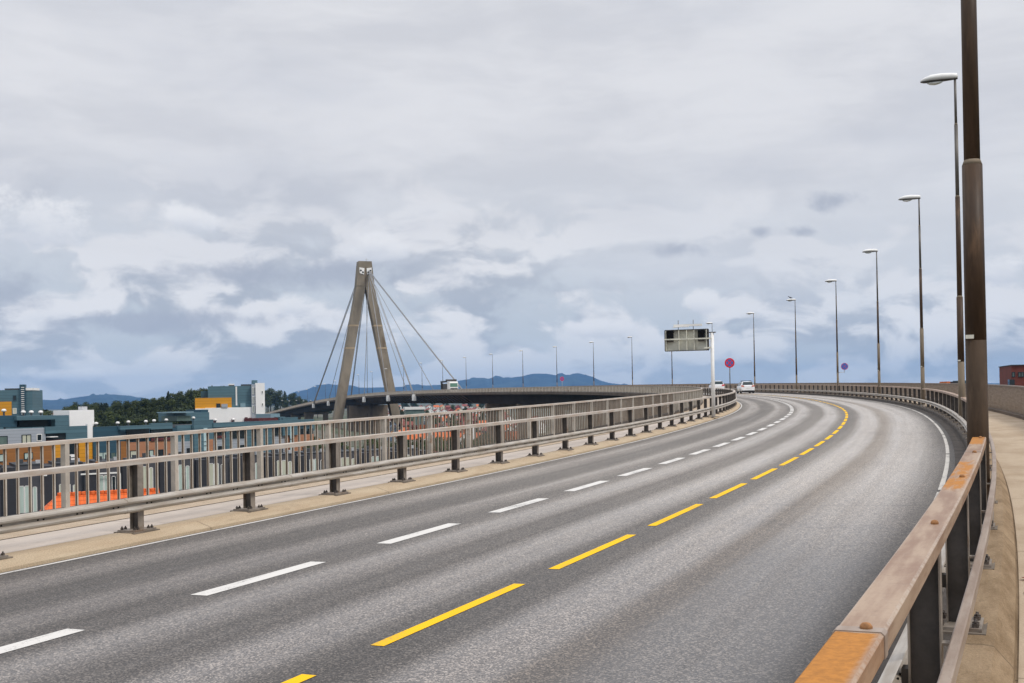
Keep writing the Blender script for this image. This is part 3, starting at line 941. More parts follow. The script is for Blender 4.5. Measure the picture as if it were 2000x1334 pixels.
def guardrail(name, label, o_rail, side, s_posts, rail_mat, o_beam, beam_lo, beam_hi, plate_dz, hand=None, breaks=(), s0=-14, s1=420, pitch_mat='post_steel'):
    """side +1: carriageway lies towards larger o"""
    g = thing(name, label, 'guardrail', P(0, o_rail, 0))
    g.location = (0, 0, 0)
    w2 = 0.085
    cuts = [s0] + list(breaks) + [s1]
    for a, b in zip(cuts, cuts[1:]):
        a2 = a + (0.17 if a in breaks else 0)
        b2 = b - (0.17 if b in breaks else 0)
        mb = MB()
        pr = [(o_rail - w2, 1.178), (o_rail + w2, 1.178), (o_rail + w2, 1.252), (o_rail + w2 - 0.010, 1.262), (o_rail - w2 + 0.010, 1.262), (o_rail - w2, 1.252)]
        sweep(mb, pr, srange(a2, b2, 0.35), closed=True)
        mb.build('top_rail', rail_mat, g)
    # sleeves where two lengths of rail meet
    for s in [x for x in np.arange(-4.75, 60, 8.76)]:
        mb = MB()
        e = 0.004
        pr = [(o_rail - w2 - e, 1.174), (o_rail + w2 + e, 1.174), (o_rail + w2 + e, 1.254), (o_rail + w2 - 0.008, 1.266), (o_rail - w2 + 0.008, 1.266), (o_rail - w2 - e, 1.254)]
        sweep(mb, pr, [s - 0.02, s + 0.05], closed=True)
        mb.build('rail_sleeve', rail_mat if side > 0 else 'hand_rail', g)
    for s in (-4.72, -1.9, 1.05, 3.9, 6.6, 10.0, 13.0, 16.0):
        mb = MB()
        M = MF(s, o_rail - side * 0.02, 1.262)
        mb.loft([[M @ Vector((r * math.cos(t) * 0.023, r * math.sin(t) * 0.023, z)) for t in [k * 0.785 for k in range(8)]] for r, z in ((1, -0.004), (0.95, 0.012), (0.6, 0.022), (0.05, 0.025))])
        mb.build('rail_bolt', 'rust_bolt', g)
    mb = MB()
    sweep(mb, wbeam_profile(o_beam, beam_lo, beam_hi, side), srange(s0, s1, 0.5), closed=True, smooth=False)
    for s in np.arange(s0 + 0.6, 60, 0.73):             # bolt slots
        M = MF(s, o_beam, 0)
        zc = (beam_lo + beam_hi) / 2
        for d in (-0.05, 0.05):
            mb.box(side * -0.024, side * -0.014, d - 0.014, d + 0.014, zc - 0.016, zc + 0.016, 1, M)
    for s in np.arange(-0.05, 60, 4.38):                # overlaps
        sweep(mb, [(o + side * 0.006, z + (0.004 if z > (beam_lo + beam_hi) / 2 else -0.004)) for o, z in wbeam_profile(o_beam, beam_lo, beam_hi, side)], [s - 0.03, s + 0.30], closed=True)
    mb.build('crash_beam', ['beam_steel', 'black_panel'], g)
    if hand:
        o_h, z_h, w_h, t_h = hand
        for a, b in zip(cuts, cuts[1:]):
            mb = MB()
            sweep(mb, [(o_h - w_h / 2, z_h - t_h), (o_h + w_h / 2, z_h - t_h), (o_h + w_h / 2, z_h - 0.008), (o_h + w_h / 2 - 0.008, z_h), (o_h - w_h / 2 + 0.008, z_h), (o_h - w_h / 2, z_h - 0.008)], srange(a, b, 0.35), closed=True)
            mb.build('hand_rail', 'hand_rail', g)

    def post_mesh(mb, M, top, full=True):
        hw, hd, t = 0.062, 0.085, 0.009                 # flange half width (along), half depth (across)
        z0 = plate_dz + 0.014
        mb.box(-hd, -hd + t, -hw, hw, z0, top, 0, M)
        mb.box(hd - t, hd, -hw, hw, z0, top, 0, M)
        mb.box(-hd + t, hd - t, -t / 2, t / 2, z0, top, 1, M)  # web coloured darker than the flanges, painting in its shadow side
        # bracket to the crash beam
        ob = (o_beam - o_rail)
        x0, x1 = (hd, ob - 0.03) if side > 0 else (ob + 0.03, -hd)
        zc = (beam_lo + beam_hi) / 2
        if x1 > x0:
            mb.box(x0, x1, -0.05, 0.05, zc - 0.05, zc + 0.05, 1, M)
        if hand:
            oh = hand[0] - o_rail
            if oh - hand[2] / 2 > hd:
                mb.box(hd, oh - hand[2] / 2, -0.04, 0.04, hand[1] - 0.06, hand[1] - 0.045, 0, M)

    def plate_mesh(mb, M):
        mb.box(-0.17, 0.17, -0.24, 0.24, plate_dz - 0.008, plate_dz + 0.018, 0, M)
        mb.box(-0.20, 0.20, -0.29, 0.29, plate_dz - 0.045, plate_dz - 0.008, 2, M)
        for x in (-0.125, 0.125):
            for y in (-0.19, -0.115, 0.115, 0.19):
                a = M @ Vector((x, y, plate_dz + 0.018)); b = M @ Vector((x, y, plate_dz + 0.048)); c = M @ Vector((x, y, plate_dz + 0.07))
                mb.tube(a, b, 0.026, n=6, mi=1, smooth=False)
                mb.tube(b, c, 0.012, n=6, mi=1)
    rest_p = MB(); n = 0
    for s in s_posts:
        M = MF(s, o_rail, 0)
        if n < 96:
            mb = MB(); post_mesh(mb, M, 1.178)
            po = mb.build('post', [pitch_mat, 'dark_steel'], g)
            mb = MB(); plate_mesh(mb, M)
            mb.build('base_plate', ['post_steel', 'bolt_steel', 'mortar_pad'], po)
        else:
            post_mesh(rest_p, M, 1.178)
        n += 1
    if rest_p.v:
        tag(rest_p.build('post', [pitch_mat, 'dark_steel'], g), kind='stuff')
    return g


left_posts = [4.72 + 2.9 * k for k in range(-3, 136)]
guardrail('guardrail', 'weathered steel guardrail on the tan kerb left of the carriageway, inside of the bend', -7.567, 1, left_posts, 'rail_left', -7.413, 0.455, 0.682, 0.158, s1=390)
right_posts = [s for s in [0.56 + 2.95 * k for k in range(-4, 134)] if min(abs(s - l) for l in LAMP_S) > 0.45]
guardrail('guardrail', 'rust-streaked steel guardrail close on the right, running up to the near lamp post', 4.537, -1, right_posts, 'rail_right', 4.385, 0.40, 0.60, 0.163,
          hand=(4.70, 0.745, 0.058, 0.085), breaks=tuple(s for s in LAMP_S if s < 385), s1=390)

# ------------------------------------------------------------------ bar railing on the left (inner) edge
rl = thing('bar_railing', 'pale upright-bar railing along the outer edge of the left footpath', 'railing')
FO, FT = -10.53, 1.526
mb = MB()
sweep(mb, [(FO - 0.05, FT - 0.075), (FO + 0.05, FT - 0.075), (FO + 0.05, FT - 0.01), (FO + 0.04, FT), (FO - 0.04, FT), (FO - 0.05, FT - 0.01)], srange(-14, S_END, 0.6), closed=True)
mb.build('top_rail', 'rail_left', rl)
mb = MB()
sweep(mb, [(FO - 0.03, 0.215), (FO + 0.03, 0.215), (FO + 0.03, 0.325), (FO - 0.03, 0.325)], srange(-14, S_END, 0.6), closed=True)
mb.build('bottom_rail', 'dark_steel', rl)  # dark colour stands in for the shadowy gap at the railing's foot
BAY = 2.98
fposts = [6.22 + BAY * k for k in range(-6, 276)]
restp, restb = MB(), MB()
for i, s in enumerate(fposts):
    far_ = i >= 98
    mb = restp if far_ else MB()
    M = MF(s, FO, 0)
    mb.box(-0.055, 0.055, -0.05, 0.05, 0.12, FT - 0.075, 0, M)
    if not far_:
        mb.build('post', 'baluster_steel', rl)
    pb = restb if far_ else MB()
    nb = 11
    for k in range(1, nb):
        M = MF(s + BAY * k / nb, FO, 0)
        if s > 60:
            pb.box(-0.028, 0.028, -0.013, 0.013, 0.325, FT - 0.075, 2, M)
        else:
            pb.box(0.019, 0.026, -0.014, 0.014, 0.325, FT - 0.075, 0, M)
            pb.box(-0.026, -0.019, -0.014, 0.014, 0.325, FT - 0.075, 0, M)
            pb.box(-0.019, 0.019, -0.004, 0.004, 0.325, FT - 0.075, 1, M)
    if not far_:
        pb.build('bar_panel', ['baluster_steel', 'baluster_rust', 'baluster_far'], rl)
tag(restp.build('post', 'baluster_steel', rl), kind='stuff')
tag(restb.build('bar_panel', ['baluster_steel', 'baluster_rust', 'baluster_far'], rl), kind='stuff')

# ------------------------------------------------------------------ corrugated parapet on the right (outer) edge
pp = thing('parapet', 'brown-grey corrugated steel parapet along the far side of the right pavement', 'parapet')
PO = 7.85
mb = MB()
ss, off = [], []
s = -20.0
while s < S_END:
    step = 0.11 if s < 130 else (0.3 if s < 400 else 1.5)
    ss.append(s); s += step
pat = [0, 0.035, 0.035, 0]
i0 = len(mb.v)
for i, s in enumerate(ss):
    o = PO + pat[i % 4]
    mb.v.append(tuple(P(s, o, -0.03))); mb.v.append(tuple(P(s, o, 1.34)))
for i in range(len(ss) - 1):
    mb.f.append((i * 2, i * 2 + 2, i * 2 + 3, i * 2 + 1)); mb.m.append(0); mb.sm.append(False)
    mb.uv.append([(0, ss[i]), (0, ss[i + 1]), (1.4, ss[i + 1]), (1.4, ss[i])])
mb.build('panel', 'parapet_steel', pp)
mb = MB()
sweep(mb, [(PO - 0.05, 1.335), (PO + 0.09, 1.335), (PO + 0.09, 1.388), (PO - 0.05, 1.388)], srange(-20, S_END, 0.8), closed=True)
mb.build('top_rail', 'post_steel', pp)
mb = MB()
sweep(mb, [(PO - 0.22, -0.09), (PO - 0.22, 0.06), (PO - 0.16, 0.09), (PO - 0.02, 0.09), (PO - 0.02, -0.09)], srange(-20, S_END, 0.8), closed=True)
mb.build('base_kerb', 'deck_concrete', pp)
restp = MB()
for i, s in enumerate([8.0 + 2.95 * k for k in range(-4, 270)]):
    mb = restp if i >= 98 else MB()
    M = MF(s, PO + 0.09, 0)
    mb.box(-0.04, 0.06, -0.05, 0.05, -0.1, 1.335, 0, M)
    if i < 98:
        mb.build('post', 'post_steel', pp)
tag(restp.build('post', 'post_steel', pp), kind='stuff')

# ------------------------------------------------------------------ lamp posts
ORD = ['', 'first', 'second', 'third', 'fourth', 'fifth', 'sixth', 'seventh', 'eighth', 'ninth', 'tenth', 'eleventh', 'twelfth', 'thirteenth', 'fourteenth', 'fifteenth', 'sixteenth',
       'seventeenth', 'eighteenth', 'nineteenth', 'twentieth']


def make_lamp(scale_r, low='pole_base', mid='pole_rust'):
    root = thing('lamp_post', 'x', 'lamp post')
    H = 12.62
    mb = MB()
    secs = [(-0.05, 2.4, 0.118, 0.114, 0), (2.4, 4.7, 0.114, 0.110, 4), (4.7, 8.3, 0.088, 0.082, 1), (8.3, 10.9, 0.066, 0.062, 2), (10.9, H, 0.048, 0.042, 2)]
    for z0, z1, r0, r1, mi in secs:
        mb.tube((0, 0, z0), (0, 0, z1), r0 * scale_r, r1 * scale_r, 16, mi)
    for z, r0, r1 in ((4.7, 0.110, 0.088), (8.3, 0.082, 0.066), (10.9, 0.062, 0.048)):
        mb.tube((0, 0, z), (0, 0, z + 0.07), r0 * scale_r, r1 * scale_r, 16, 3)
    mb.build('pole', [low, 'pole_rust', 'pole_grey', 'pole_tan', mid], root)
    mb = MB(); mb.tube((0, 0, -0.1), (0, 0, 0.16), 0.155 * scale_r, n=12)
    mb.build('pole_foot', 'post_steel', root)
    mb = MB(); mb.box(-0.105 * scale_r, -0.02, -0.121 * scale_r, -0.10 * scale_r, 2.42, 2.47)
    mb.build('number_tab', 'sign_back', root)
    # head: reaches over the carriageway (local -x)
    def ring(x, w, z0, z1, n=14):
        out = []
        for k in range(n):
            t = 2 * math.pi * k / n
            y, z = math.cos(t) * w, math.sin(t)
            out.append(Vector((x, y, (z0 + z1) / 2 + z * (z1 - z0) / 2)))
        return out
    mb = MB()
    st = [(0.10, 0.03, 12.62, 12.70), (0.06, 0.075, 12.585, 12.77), (-0.15, 0.10, 12.57, 12.80), (-0.45, 0.15, 12.56, 12.82), (-0.8, 0.165, 12.55, 12.80), (-1.02, 0.12, 12.555, 12.73), (-1.14, 0.05, 12.575, 12.65), (-1.17, 0.01, 12.60, 12.615)]
    mb.loft([ring(*a) for a in st])
    hd = mb.build('lamp_head', 'lamp_white', root)
    mb = MB()
    st = [(0.09, 0.05, 12.55, 12.60), (-0.15, 0.108, 12.54, 12.60), (-0.45, 0.158, 12.53, 12.60), (-0.8, 0.172, 12.525, 12.595), (-1.05, 0.125, 12.53, 12.59), (-1.17, 0.03, 12.55, 12.59)]
    mb.loft([ring(*a) for a in st])
    mb.build('lamp_rim', 'lamp_rim', hd)
    mb = MB()
    st = [(-0.42, 0.03, 12.50, 12.54), (-0.5, 0.10, 12.455, 12.54), (-0.68, 0.13, 12.42, 12.54), (-0.85, 0.10, 12.44, 12.54), (-0.94, 0.03, 12.49, 12.54)]
    mb.loft([ring(*a) for a in st])
    mb.build('lamp_bowl', 'lamp_glass', hd)
    return root


near_lamp = make_lamp(1.15)
near_lamp.location = P(LAMP_S[0], 4.52, 0.12); near_lamp.rotation_euler.z = -TH(LAMP_S[0])
tag(near_lamp, 'thick brown lamp post nearest the camera, cut off by the top of the photo', 'lamp post', 'lamp posts along the bridge')
lamp0 = make_lamp(1.0, 'pole_tan')
lamp_pale = make_lamp(1.0, 'pole_tan', 'pole_tan')
spec_lab = {1: 'tall brown lamp post just left of the thick near post, white head high up', 4: 'lamp post with a small round no-stopping sign clamped to it',
            5: 'lamp post with a bird sitting on its white head', 7: 'lamp post standing directly behind the white gantry column', 8: 'lamp post whose head is hidden behind the overhead sign board',
            11: 'lamp post beside the purple-red sign on the far bridge, before the blue mountain', 14: 'lamp post just above the lorry on the far bridge', 18: 'lamp post in front of the far pylon leg'}
for i in range(1, len(LAMP_S)):
    o = lamp0 if i == 1 else (lamp_pale if i == 2 else copy_tree(lamp_pale if i in (3, 4) else lamp0))
    s = LAMP_S[i]
    o.location = P(s, 4.50, 0.12); o.rotation_euler.z = -TH(s)
    if i in spec_lab:
        lab = spec_lab[i]
    elif i < 8:
        lab = '%s lamp post from the right edge, brown pole with white head at the bend' % ORD[i + 1]
    elif i < 18:
        lab = '%s slim lamp post left of the overhead sign board, against the sky' % ORD[i - 8]
    else:
        lab = 'small distant lamp post on the descending bridge left of the pylon'
    tag(o, lab, 'lamp post', 'lamp posts along the bridge')

# small lamps of the road in front of the wood, beyond the low end of the bridge
fl = thing('lamp_post', 'small pale lamp post before the dark trees where the bridge runs out of sight', 'lamp post', (0, 0, 0), 0, 'small lamp posts before the trees')
mb = MB(); mb.tube((0, 0, -8), (0, 0, 7), 0.09, 0.06, 6); mb.build('pole', 'pole_base', fl)
mb = MB(); mb.loft([[Vector((x, 0.25 * w * math.cos(t), 7 + 0.16 * w * math.sin(t))) for t in [k * 1.047 for k in range(6)]] for x, w in ((0.2, .3), (-0.2, 1), (-0.7, 1), (-1.0, .3))]); mb.build('lamp_head', 'lamp_white', fl)
for i, px in enumerate((552, 566, 580, 594, 608)):
    o = fl if i == 0 else copy_tree(fl)
    p = ray(px, 782 + (1 if i % 2 else 0), 780 + 12 * i)
    o.location = (p.x, p.y, p.z - 7)

# ------------------------------------------------------------------ overhead sign on its column
SG = 54.7
gy = thing('gantry_sign', 'overhead road sign seen from behind, pale ribbed back on a white column', 'sign', P(SG, -7.2, 0.13), -TH(SG))
mb = MB(); mb.tube((0, 0, 0), (0, 0, 4.75), 0.105, 0.095, 20); mb.build('column', 'white_metal', gy)
mb = MB(); mb.box(-0.3, 0.3, -0.3, 0.3, -0.02, 0.03); mb.build('base_plate', 'post_steel', gy)
mb = MB(); mb.box(-0.3, 0.2, -0.09, 0.09, 4.75, 4.80); mb.build('column_cap', 'dark_steel', gy)
bz0, bz1 = 3.80, 4.95
mb = MB(); mb.box(-2.62, -0.24, 0.08, 0.12, bz0, bz1)
bd = mb.build('sign_board', 'sign_back', gy)
for x in (-2.60, -1.86, -1.42, -1.0, -0.30):
    mb = MB(); mb.box(x - 0.022, x + 0.022, -0.14, 0.078, bz0, bz1); mb.build('rib', 'sign_back', bd)
mb = MB(); mb.box(-2.7, -0.02, -0.19, -0.142, 4.40, 4.48); mb.build('cross_beam', 'sign_back', gy)
mb = MB(); mb.box(-0.45, -0.05, -0.19, -0.142, 3.86, 3.95); mb.build('cross_beam', 'sign_back', gy)
for z in (bz0 - 0.035, bz1):
    mb = MB(); mb.box(-2.66, -0.2, -0.145, 0.13, z, z + 0.035); mb.build('board_edge', 'dark_steel', bd)
for x in (-2.66, -0.2):
    mb = MB(); mb.box(x - 0.018, x + 0.018, -0.145, 0.13, bz0, bz1); mb.build('board_edge', 'dark_steel', bd)
for x in (-2.36, -0.60):
    mb = MB(); mb.box(x - 0.18, x + 0.18, -0.20, 0.075, 4.49, 4.92); mb.build('signal_box', 'black_panel', gy)
    mb = MB(); mb.hexa([Vector(p) for p in ((x - 0.18, -0.10, 4.30), (x + 0.18, -0.10, 4.30), (x + 0.18, 0.075, 4.30), (x - 0.18, 0.075, 4.30), (x - 0.18, -0.16, 4.40), (x + 0.18, -0.16, 4.40), (x + 0.18, 0.075, 4.40), (x - 0.18, 0.075, 4.40))])
    mb.build('signal_hood', 'dark_steel', gy)
mb = MB(); mb.box(-2.15, -0.55, -0.12, 0.06, 5.16, 5.28); mb.box(-2.2, -1.3, -0.16, 0.02, 5.12, 5.155)
lb = mb.build('light_bar', 'white_metal', gy)
for x in (-1.9, -1.05):
    mb = MB(); mb.tube((x, 0, 4.95), (x, 0, 5.52), 0.018, n=6); mb.build('light_stay', 'dark_steel', lb)


# ------------------------------------------------------------------ no-stopping signs
def no_stop_face(mb, r, z, y=-0.02, fr=0.70, xw=0.10):
    """red ring, blue field, red saltire: discs with thickness, each a little proud of the one below"""
    def disc(rad, y0, y1, mi):
        n = 40
        a = [Vector((rad * math.cos(6.2832 * k / n), y0, z + rad * math.sin(6.2832 * k / n))) for k in range(n)]
        b = [Vector((p.x, y1, p.z)) for p in a]
        mb.loft([b, a], mi, smooth=False)
    disc(r, 0.0, y, 0)
    disc(r * fr, y, y - 0.004, 1)
    for sg_ in (-1, 1):
        d = Vector((0.7071, 0, sg_ * 0.7071)); w = Vector((-d.z, 0, d.x))
        q_ = [d * (r * (fr + 0.03) * a) + w * (r * xw * b) for a, b in ((-1, -1), (1, -1), (1, 1), (-1, 1))]
        yy = y - 0.006 - (0.002 if sg_ > 0 else 0)
        mb.hexa([Vector((p.x, y, p.z + z)) for p in q_] + [Vector((p.x, yy, p.z + z)) for p in q_], 0)


sn = thing('road_sign', 'round no-stopping sign on its own thin post behind the bend of the left guardrail', 'sign', P(92, -7.95, 0.12), 0.0)
mb = MB(); mb.tube((0, 0, -0.05), (0, 0, 3.9), 0.042, n=8); mb.build('post', 'pole_grey', sn)
mb = MB(); no_stop_face(mb, 0.43, 3.6, -0.05); mb.build('sign_face', ['sign_red', 'sign_blue'], sn)
sn.rotation_euler.z = -math.atan2(sn.location.x, sn.location.y) - 0.1
L4 = LAMP_S[4]
sn = thing('road_sign', 'small round no-stopping sign on a bracket to the right of a lamp post', 'sign', P(L4, 4.50, 0), 0.0)
sn.rotation_euler.z = -0.2
mb = MB(); mb.tube((0.1, 0, 2.62), (0.72, 0, 2.66), 0.025, n=6); mb.tube((0.72, 0, 2.6), (0.72, 0, 3.3), 0.025, n=6); mb.build('bracket', 'mast_grey', sn)
mb = MB()
no_stop_face(mb, 0.38, 3.28, -0.05, 0.90, 0.045)
mb.v = [(v[0] + 0.74, v[1], v[2]) for v in mb.v]
mb.build('sign_face', ['sign_red', 'sign_blue'], sn)
sn = thing('road_sign', 'purple-red sign turned almost edge-on beside a lamp post on the far bridge', 'sign', P(LAMP_S[11] - 3.0, 4.9, 0), math.radians(-10))
mb = MB(); mb.tube((0, 0, 0), (0, 0, 3.9), 0.05, n=6); mb.build('post', 'mast_grey', sn)
mb = MB()
no_stop_face(mb, 0.62, 3.5, -0.06)
mb.v = [(v[0] * 0.9, v[1], v[2]) for v in mb.v]
mb.build('sign_face', ['sign_red', 'sign_blue'], sn)

# ------------------------------------------------------------------ bird on a lamp
bd_s = LAMP_S[5]
mb = MB()
prof_b = [(-0.36, 0.01, 0.10), (-0.25, 0.03, 0.11), (-0.12, 0.075, 0.13), (0.02, 0.10, 0.16), (0.12, 0.085, 0.20), (0.18, 0.055, 0.27), (0.22, 0.06, 0.32), (0.27, 0.05, 0.335), (0.31, 0.015, 0.325), (0.36, 0.006, 0.315)]
mb.loft([[Vector((x, r * math.cos(t), z + r * math.sin(t))) for t in [k * 0.785 for k in range(8)]] for x, r, z in prof_b])
for y in (-0.04, 0.04):
    mb.tube((0.02, y, 0.0), (0.02, y, 0.1), 0.012, n=5)
bird = mb.build('bird', 'feather_grey')
bp = P(bd_s, 4.50 - 0.62, 0.12 + 12.81)
bird.location = bp
bird.rotation_euler.z = 2.6
tag(bird, 'small dark bird perched on a white lamp head', 'bird')


# ------------------------------------------------------------------ cars (local +y is forward)
def make_car(name, label, loc, rz, roof_rails=False, estate=True, light_mat='tail_red', squat=1.0):
    root = thing(name, label, 'car', loc, rz)
    L2, W = 2.25, 0.90
    # stations from the tail forward: y, half width at belt, z of sill, belt z, roof z, half width at roof
    st = [(-2.25, 0.76, 0.36, 0.74, 0.90, 0.72), (-2.22, 0.85, 0.28, 0.84, 0.99, 0.76), (-2.10, 0.89, 0.25, 0.93, 1.06, 0.74), (-1.84, 0.90, 0.24, 0.96, 1.43, 0.64), (-1.55, 0.90, 0.24, 0.97, 1.49, 0.62),
          (-0.4, 0.90, 0.24, 0.96, 1.50, 0.62), (0.3, 0.90, 0.24, 0.95, 1.46, 0.61), (0.75, 0.90, 0.24, 0.94, 1.24, 0.66), (1.15, 0.89, 0.24, 0.93, 0.97, 0.72), (1.7, 0.86, 0.25, 0.84, 0.88, 0.66), (2.12, 0.78, 0.30, 0.68, 0.72, 0.6), (2.24, 0.66, 0.38, 0.58, 0.62, 0.5)]
    rings = []
    for y, wb, zs, zb, zr, wr in st:
        half = [(wb * 0.90, zs), (wb, zs + 0.14), (wb * 1.0, (zs + zb) / 2 + 0.08), (wb * 0.985, zb), (wr + (wb - wr) * 0.30, zb + (zr - zb) * 0.62), (wr * 0.96, zr - (zr - zb) * 0.10), (wr * 0.62, zr)]
        ring_ = [Vector((x, y, z)) for x, z in half] + [Vector((-x, y, z)) for x, z in half[::-1]]
        rings.append(ring_)
    mb = MB(); mb.loft(rings, smooth=True)
    body = mb.build('body', 'car_white', root)

    def quad(nm, pts, mat, th=0.012):
        mb = MB()
        a, b, c, d = [Vector(p) for p in pts]
        n = (b - a).cross(d - a).normalized() * th
        mb.hexa([a - n, b - n, c - n, d - n, a + n, b + n, c + n, d + n])
        return mb.build(nm, mat, root)
    quad('rear_window', ((-0.70, -2.15, 1.05), (0.70, -2.15, 1.05), (0.58, -1.90, 1.42), (-0.58, -1.90, 1.42)), 'car_glass', 0.025)
    for sg_ in (-1, 1):
        for y0, y1 in ((-1.62, -0.95), (-0.88, -0.05), (0.02, 0.72)):
            x0, x1 = 0.885 * sg_, 0.70 * sg_
            y2 = y1 - (0.3 if y1 > 0.5 else 0.0)
            quad('side_window', ((x0, y0, 1.0), (x0, y1, 1.0), (x1, y2, 1.38), (x1, y0 + (0.22 if y0 < -1.5 else 0), 1.38)), 'car_glass', 0.03)
        quad('tail_light', ((0.48 * sg_, -2.27, 0.80), (0.86 * sg_, -2.22, 0.82), (0.86 * sg_, -2.15, 1.02), (0.52 * sg_, -2.21, 0.98)), light_mat, 0.035)
        mb = MB(); mb.box(0.90 * sg_, 1.03 * sg_, 0.62, 0.74, 0.98, 1.10) if sg_ > 0 else mb.box(-1.03, -0.90, 0.62, 0.74, 0.98, 1.10)
        mb.build('mirror', 'car_dark', root)
        for y in (-1.38, 1.32):
            mb = MB(); mb.tube((sg_ * 0.70, y, 0.32), (sg_ * 0.905, y, 0.32), 0.32, n=20)
            wh = mb.build('wheel', 'tyre_rubber', root)
            mb = MB(); mb.tube((sg_ * 0.90, y, 0.32), (sg_ * 0.915, y, 0.32), 0.20, n=14)
            mb.build('rim', 'rim_alloy', wh)
        if roof_rails:
            mb = MB(); mb.box(sg_ * 0.56 - 0.03, sg_ * 0.56 + 0.03, -1.5, 0.2, 1.50, 1.56); mb.build('roof_rail', 'car_dark', root)
    mb = MB(); mb.box(-0.78, 0.78, -2.29, -2.17, 0.20, 0.36); mb.build('rear_bumper', 'car_dark', root)
    mb = MB(); mb.box(-0.26, 0.26, -2.275, -2.24, 0.60, 0.71); mb.build('number_plate', 'frame_white', root)
    if roof_rails:
        for y in (-1.3, -0.2):
            mb = MB(); mb.box(-0.62, 0.62, y - 0.03, y + 0.03, 1.56, 1.60); mb.build('roof_bar', 'car_dark', root)
    mb = MB(); mb.box(-0.75, 0.75, -2.0, 2.0, 0.16, 0.30); mb.build('underside', 'car_dark', root)
    return root


make_car('car', 'white estate car with dark roof bars driving away in the open road at the bend', P(169.5, 1.55, 0.0), -TH(169.5) - 0.05, True, light_mat='tail_amber').scale = (1.17, 1.17, 1.22)
c2 = make_car('car', 'white hatchback with a bright red tail light, partly behind the left guardrail', P(191.5, 1.75, 0.0), -TH(191.5) - 0.10)
c2.scale = (1.2, 1.2, 1.33)

# lorry on the far bridge, coming towards us (local -y is its front)
lr = thing('lorry', 'lorry with a white and green cab and dark loader arms crossing the far bridge', 'lorry', P(390, -4.9, 0.0), -TH(390))
lr.scale = (1.28, 1.28, 1.33)
mb = MB()
mb.loft([[Vector((x, y, z)) for x, y in ((-1.22, -1.15 + d), (-1.05, -1.3 + d), (1.05, -1.3 + d), (1.22, -1.15 + d), (1.22, 0.9), (-1.22, 0.9))] for z, d in ((0.85, 0.0), (1.6, 0.0), (2.75, 0.16), (3.1, 0.3))], smooth=False)
cab = mb.build('cab', 'white_metal', lr)
mb = MB(); mb.hexa([Vector(p) for p in ((-1.05, -1.34, 1.7), (1.05, -1.34, 1.7), (1.05, -1.2, 1.7), (-1.05, -1.2, 1.7), (-1.02, -1.20, 2.65), (1.02, -1.20, 2.65), (1.02, -1.1, 2.65), (-1.02, -1.1, 2.65))]); mb.build('windscreen', 'truck_green', cab)
mb = MB(); mb.box(-1.24, 1.24, -1.42, -1.2, 0.45, 0.85); mb.box(-1.0, 1.0, -1.33, -1.3, 1.05, 1.45); mb.build('bumper', 'white_metal', lr)
mb = MB(); mb.box(-1.0, 1.0, -1.36, -1.33, 0.9, 1.4); mb.build('grille', 'car_dark', lr)
mb = MB(); mb.box(-0.5, 0.5, 0.9, 7.2, 0.7, 1.1); mb.build('chassis', 'car_dark', lr)
mb = MB(); mb.box(-1.2, 1.2, 1.3, 7.0, 1.15, 2.6); mb.build('skip', 'dark_steel', lr)
for x in (-1.3, 1.3):
    mb = MB(); mb.box(x - 0.12, x + 0.12, 0.9, 6.5, 2.9, 3.35); mb.box(x - 0.15, x + 0.15, 5.6, 6.2, 1.1, 3.0); mb.build('loader_arm', 'car_dark', lr)
mb = MB(); mb.box(-1.5, 1.5, 1.0, 1.4, 3.2, 3.7); mb.build('cross_arm', 'dark_steel', lr)
for y in (-0.2, 4.6, 5.9):
    for x in (-1.1, 1.1):
        mb = MB(); mb.tube((x - 0.15, y, 0.5), (x + 0.15, y, 0.5), 0.5, n=16); mb.build('wheel', 'tyre_rubber', lr)


# ------------------------------------------------------------------ buildings on the left
def bframe(a, b):
    """origin and heading of a facade running from plan point a to plan point b (local -y faces the viewer)"""
    return math.atan2(b[1] - a[1], b[0] - a[0])


def local_px(org, rz, px, y=0.0):
    """local x on the plane local-y = y that photo column px meets (roll ignored)"""
    r = (px - 1000) / F_PX
    c, s = math.cos(rz), math.sin(rz)
    # world = org + x*(c,s) + y*(-s,c)
    X0, Y0 = org[0] - y * s, org[1] + y * c
    return (r * Y0 - X0) / (c - r * s)


def zpx(org, rz, x, y, py):
    c, s = math.cos(rz), math.sin(rz)
    X, Y = org[0] + x * c - y * s, org[1] + x * s + y * c
    px = 1000 + F_PX * X / Y
    return ray(px, py, Y).z


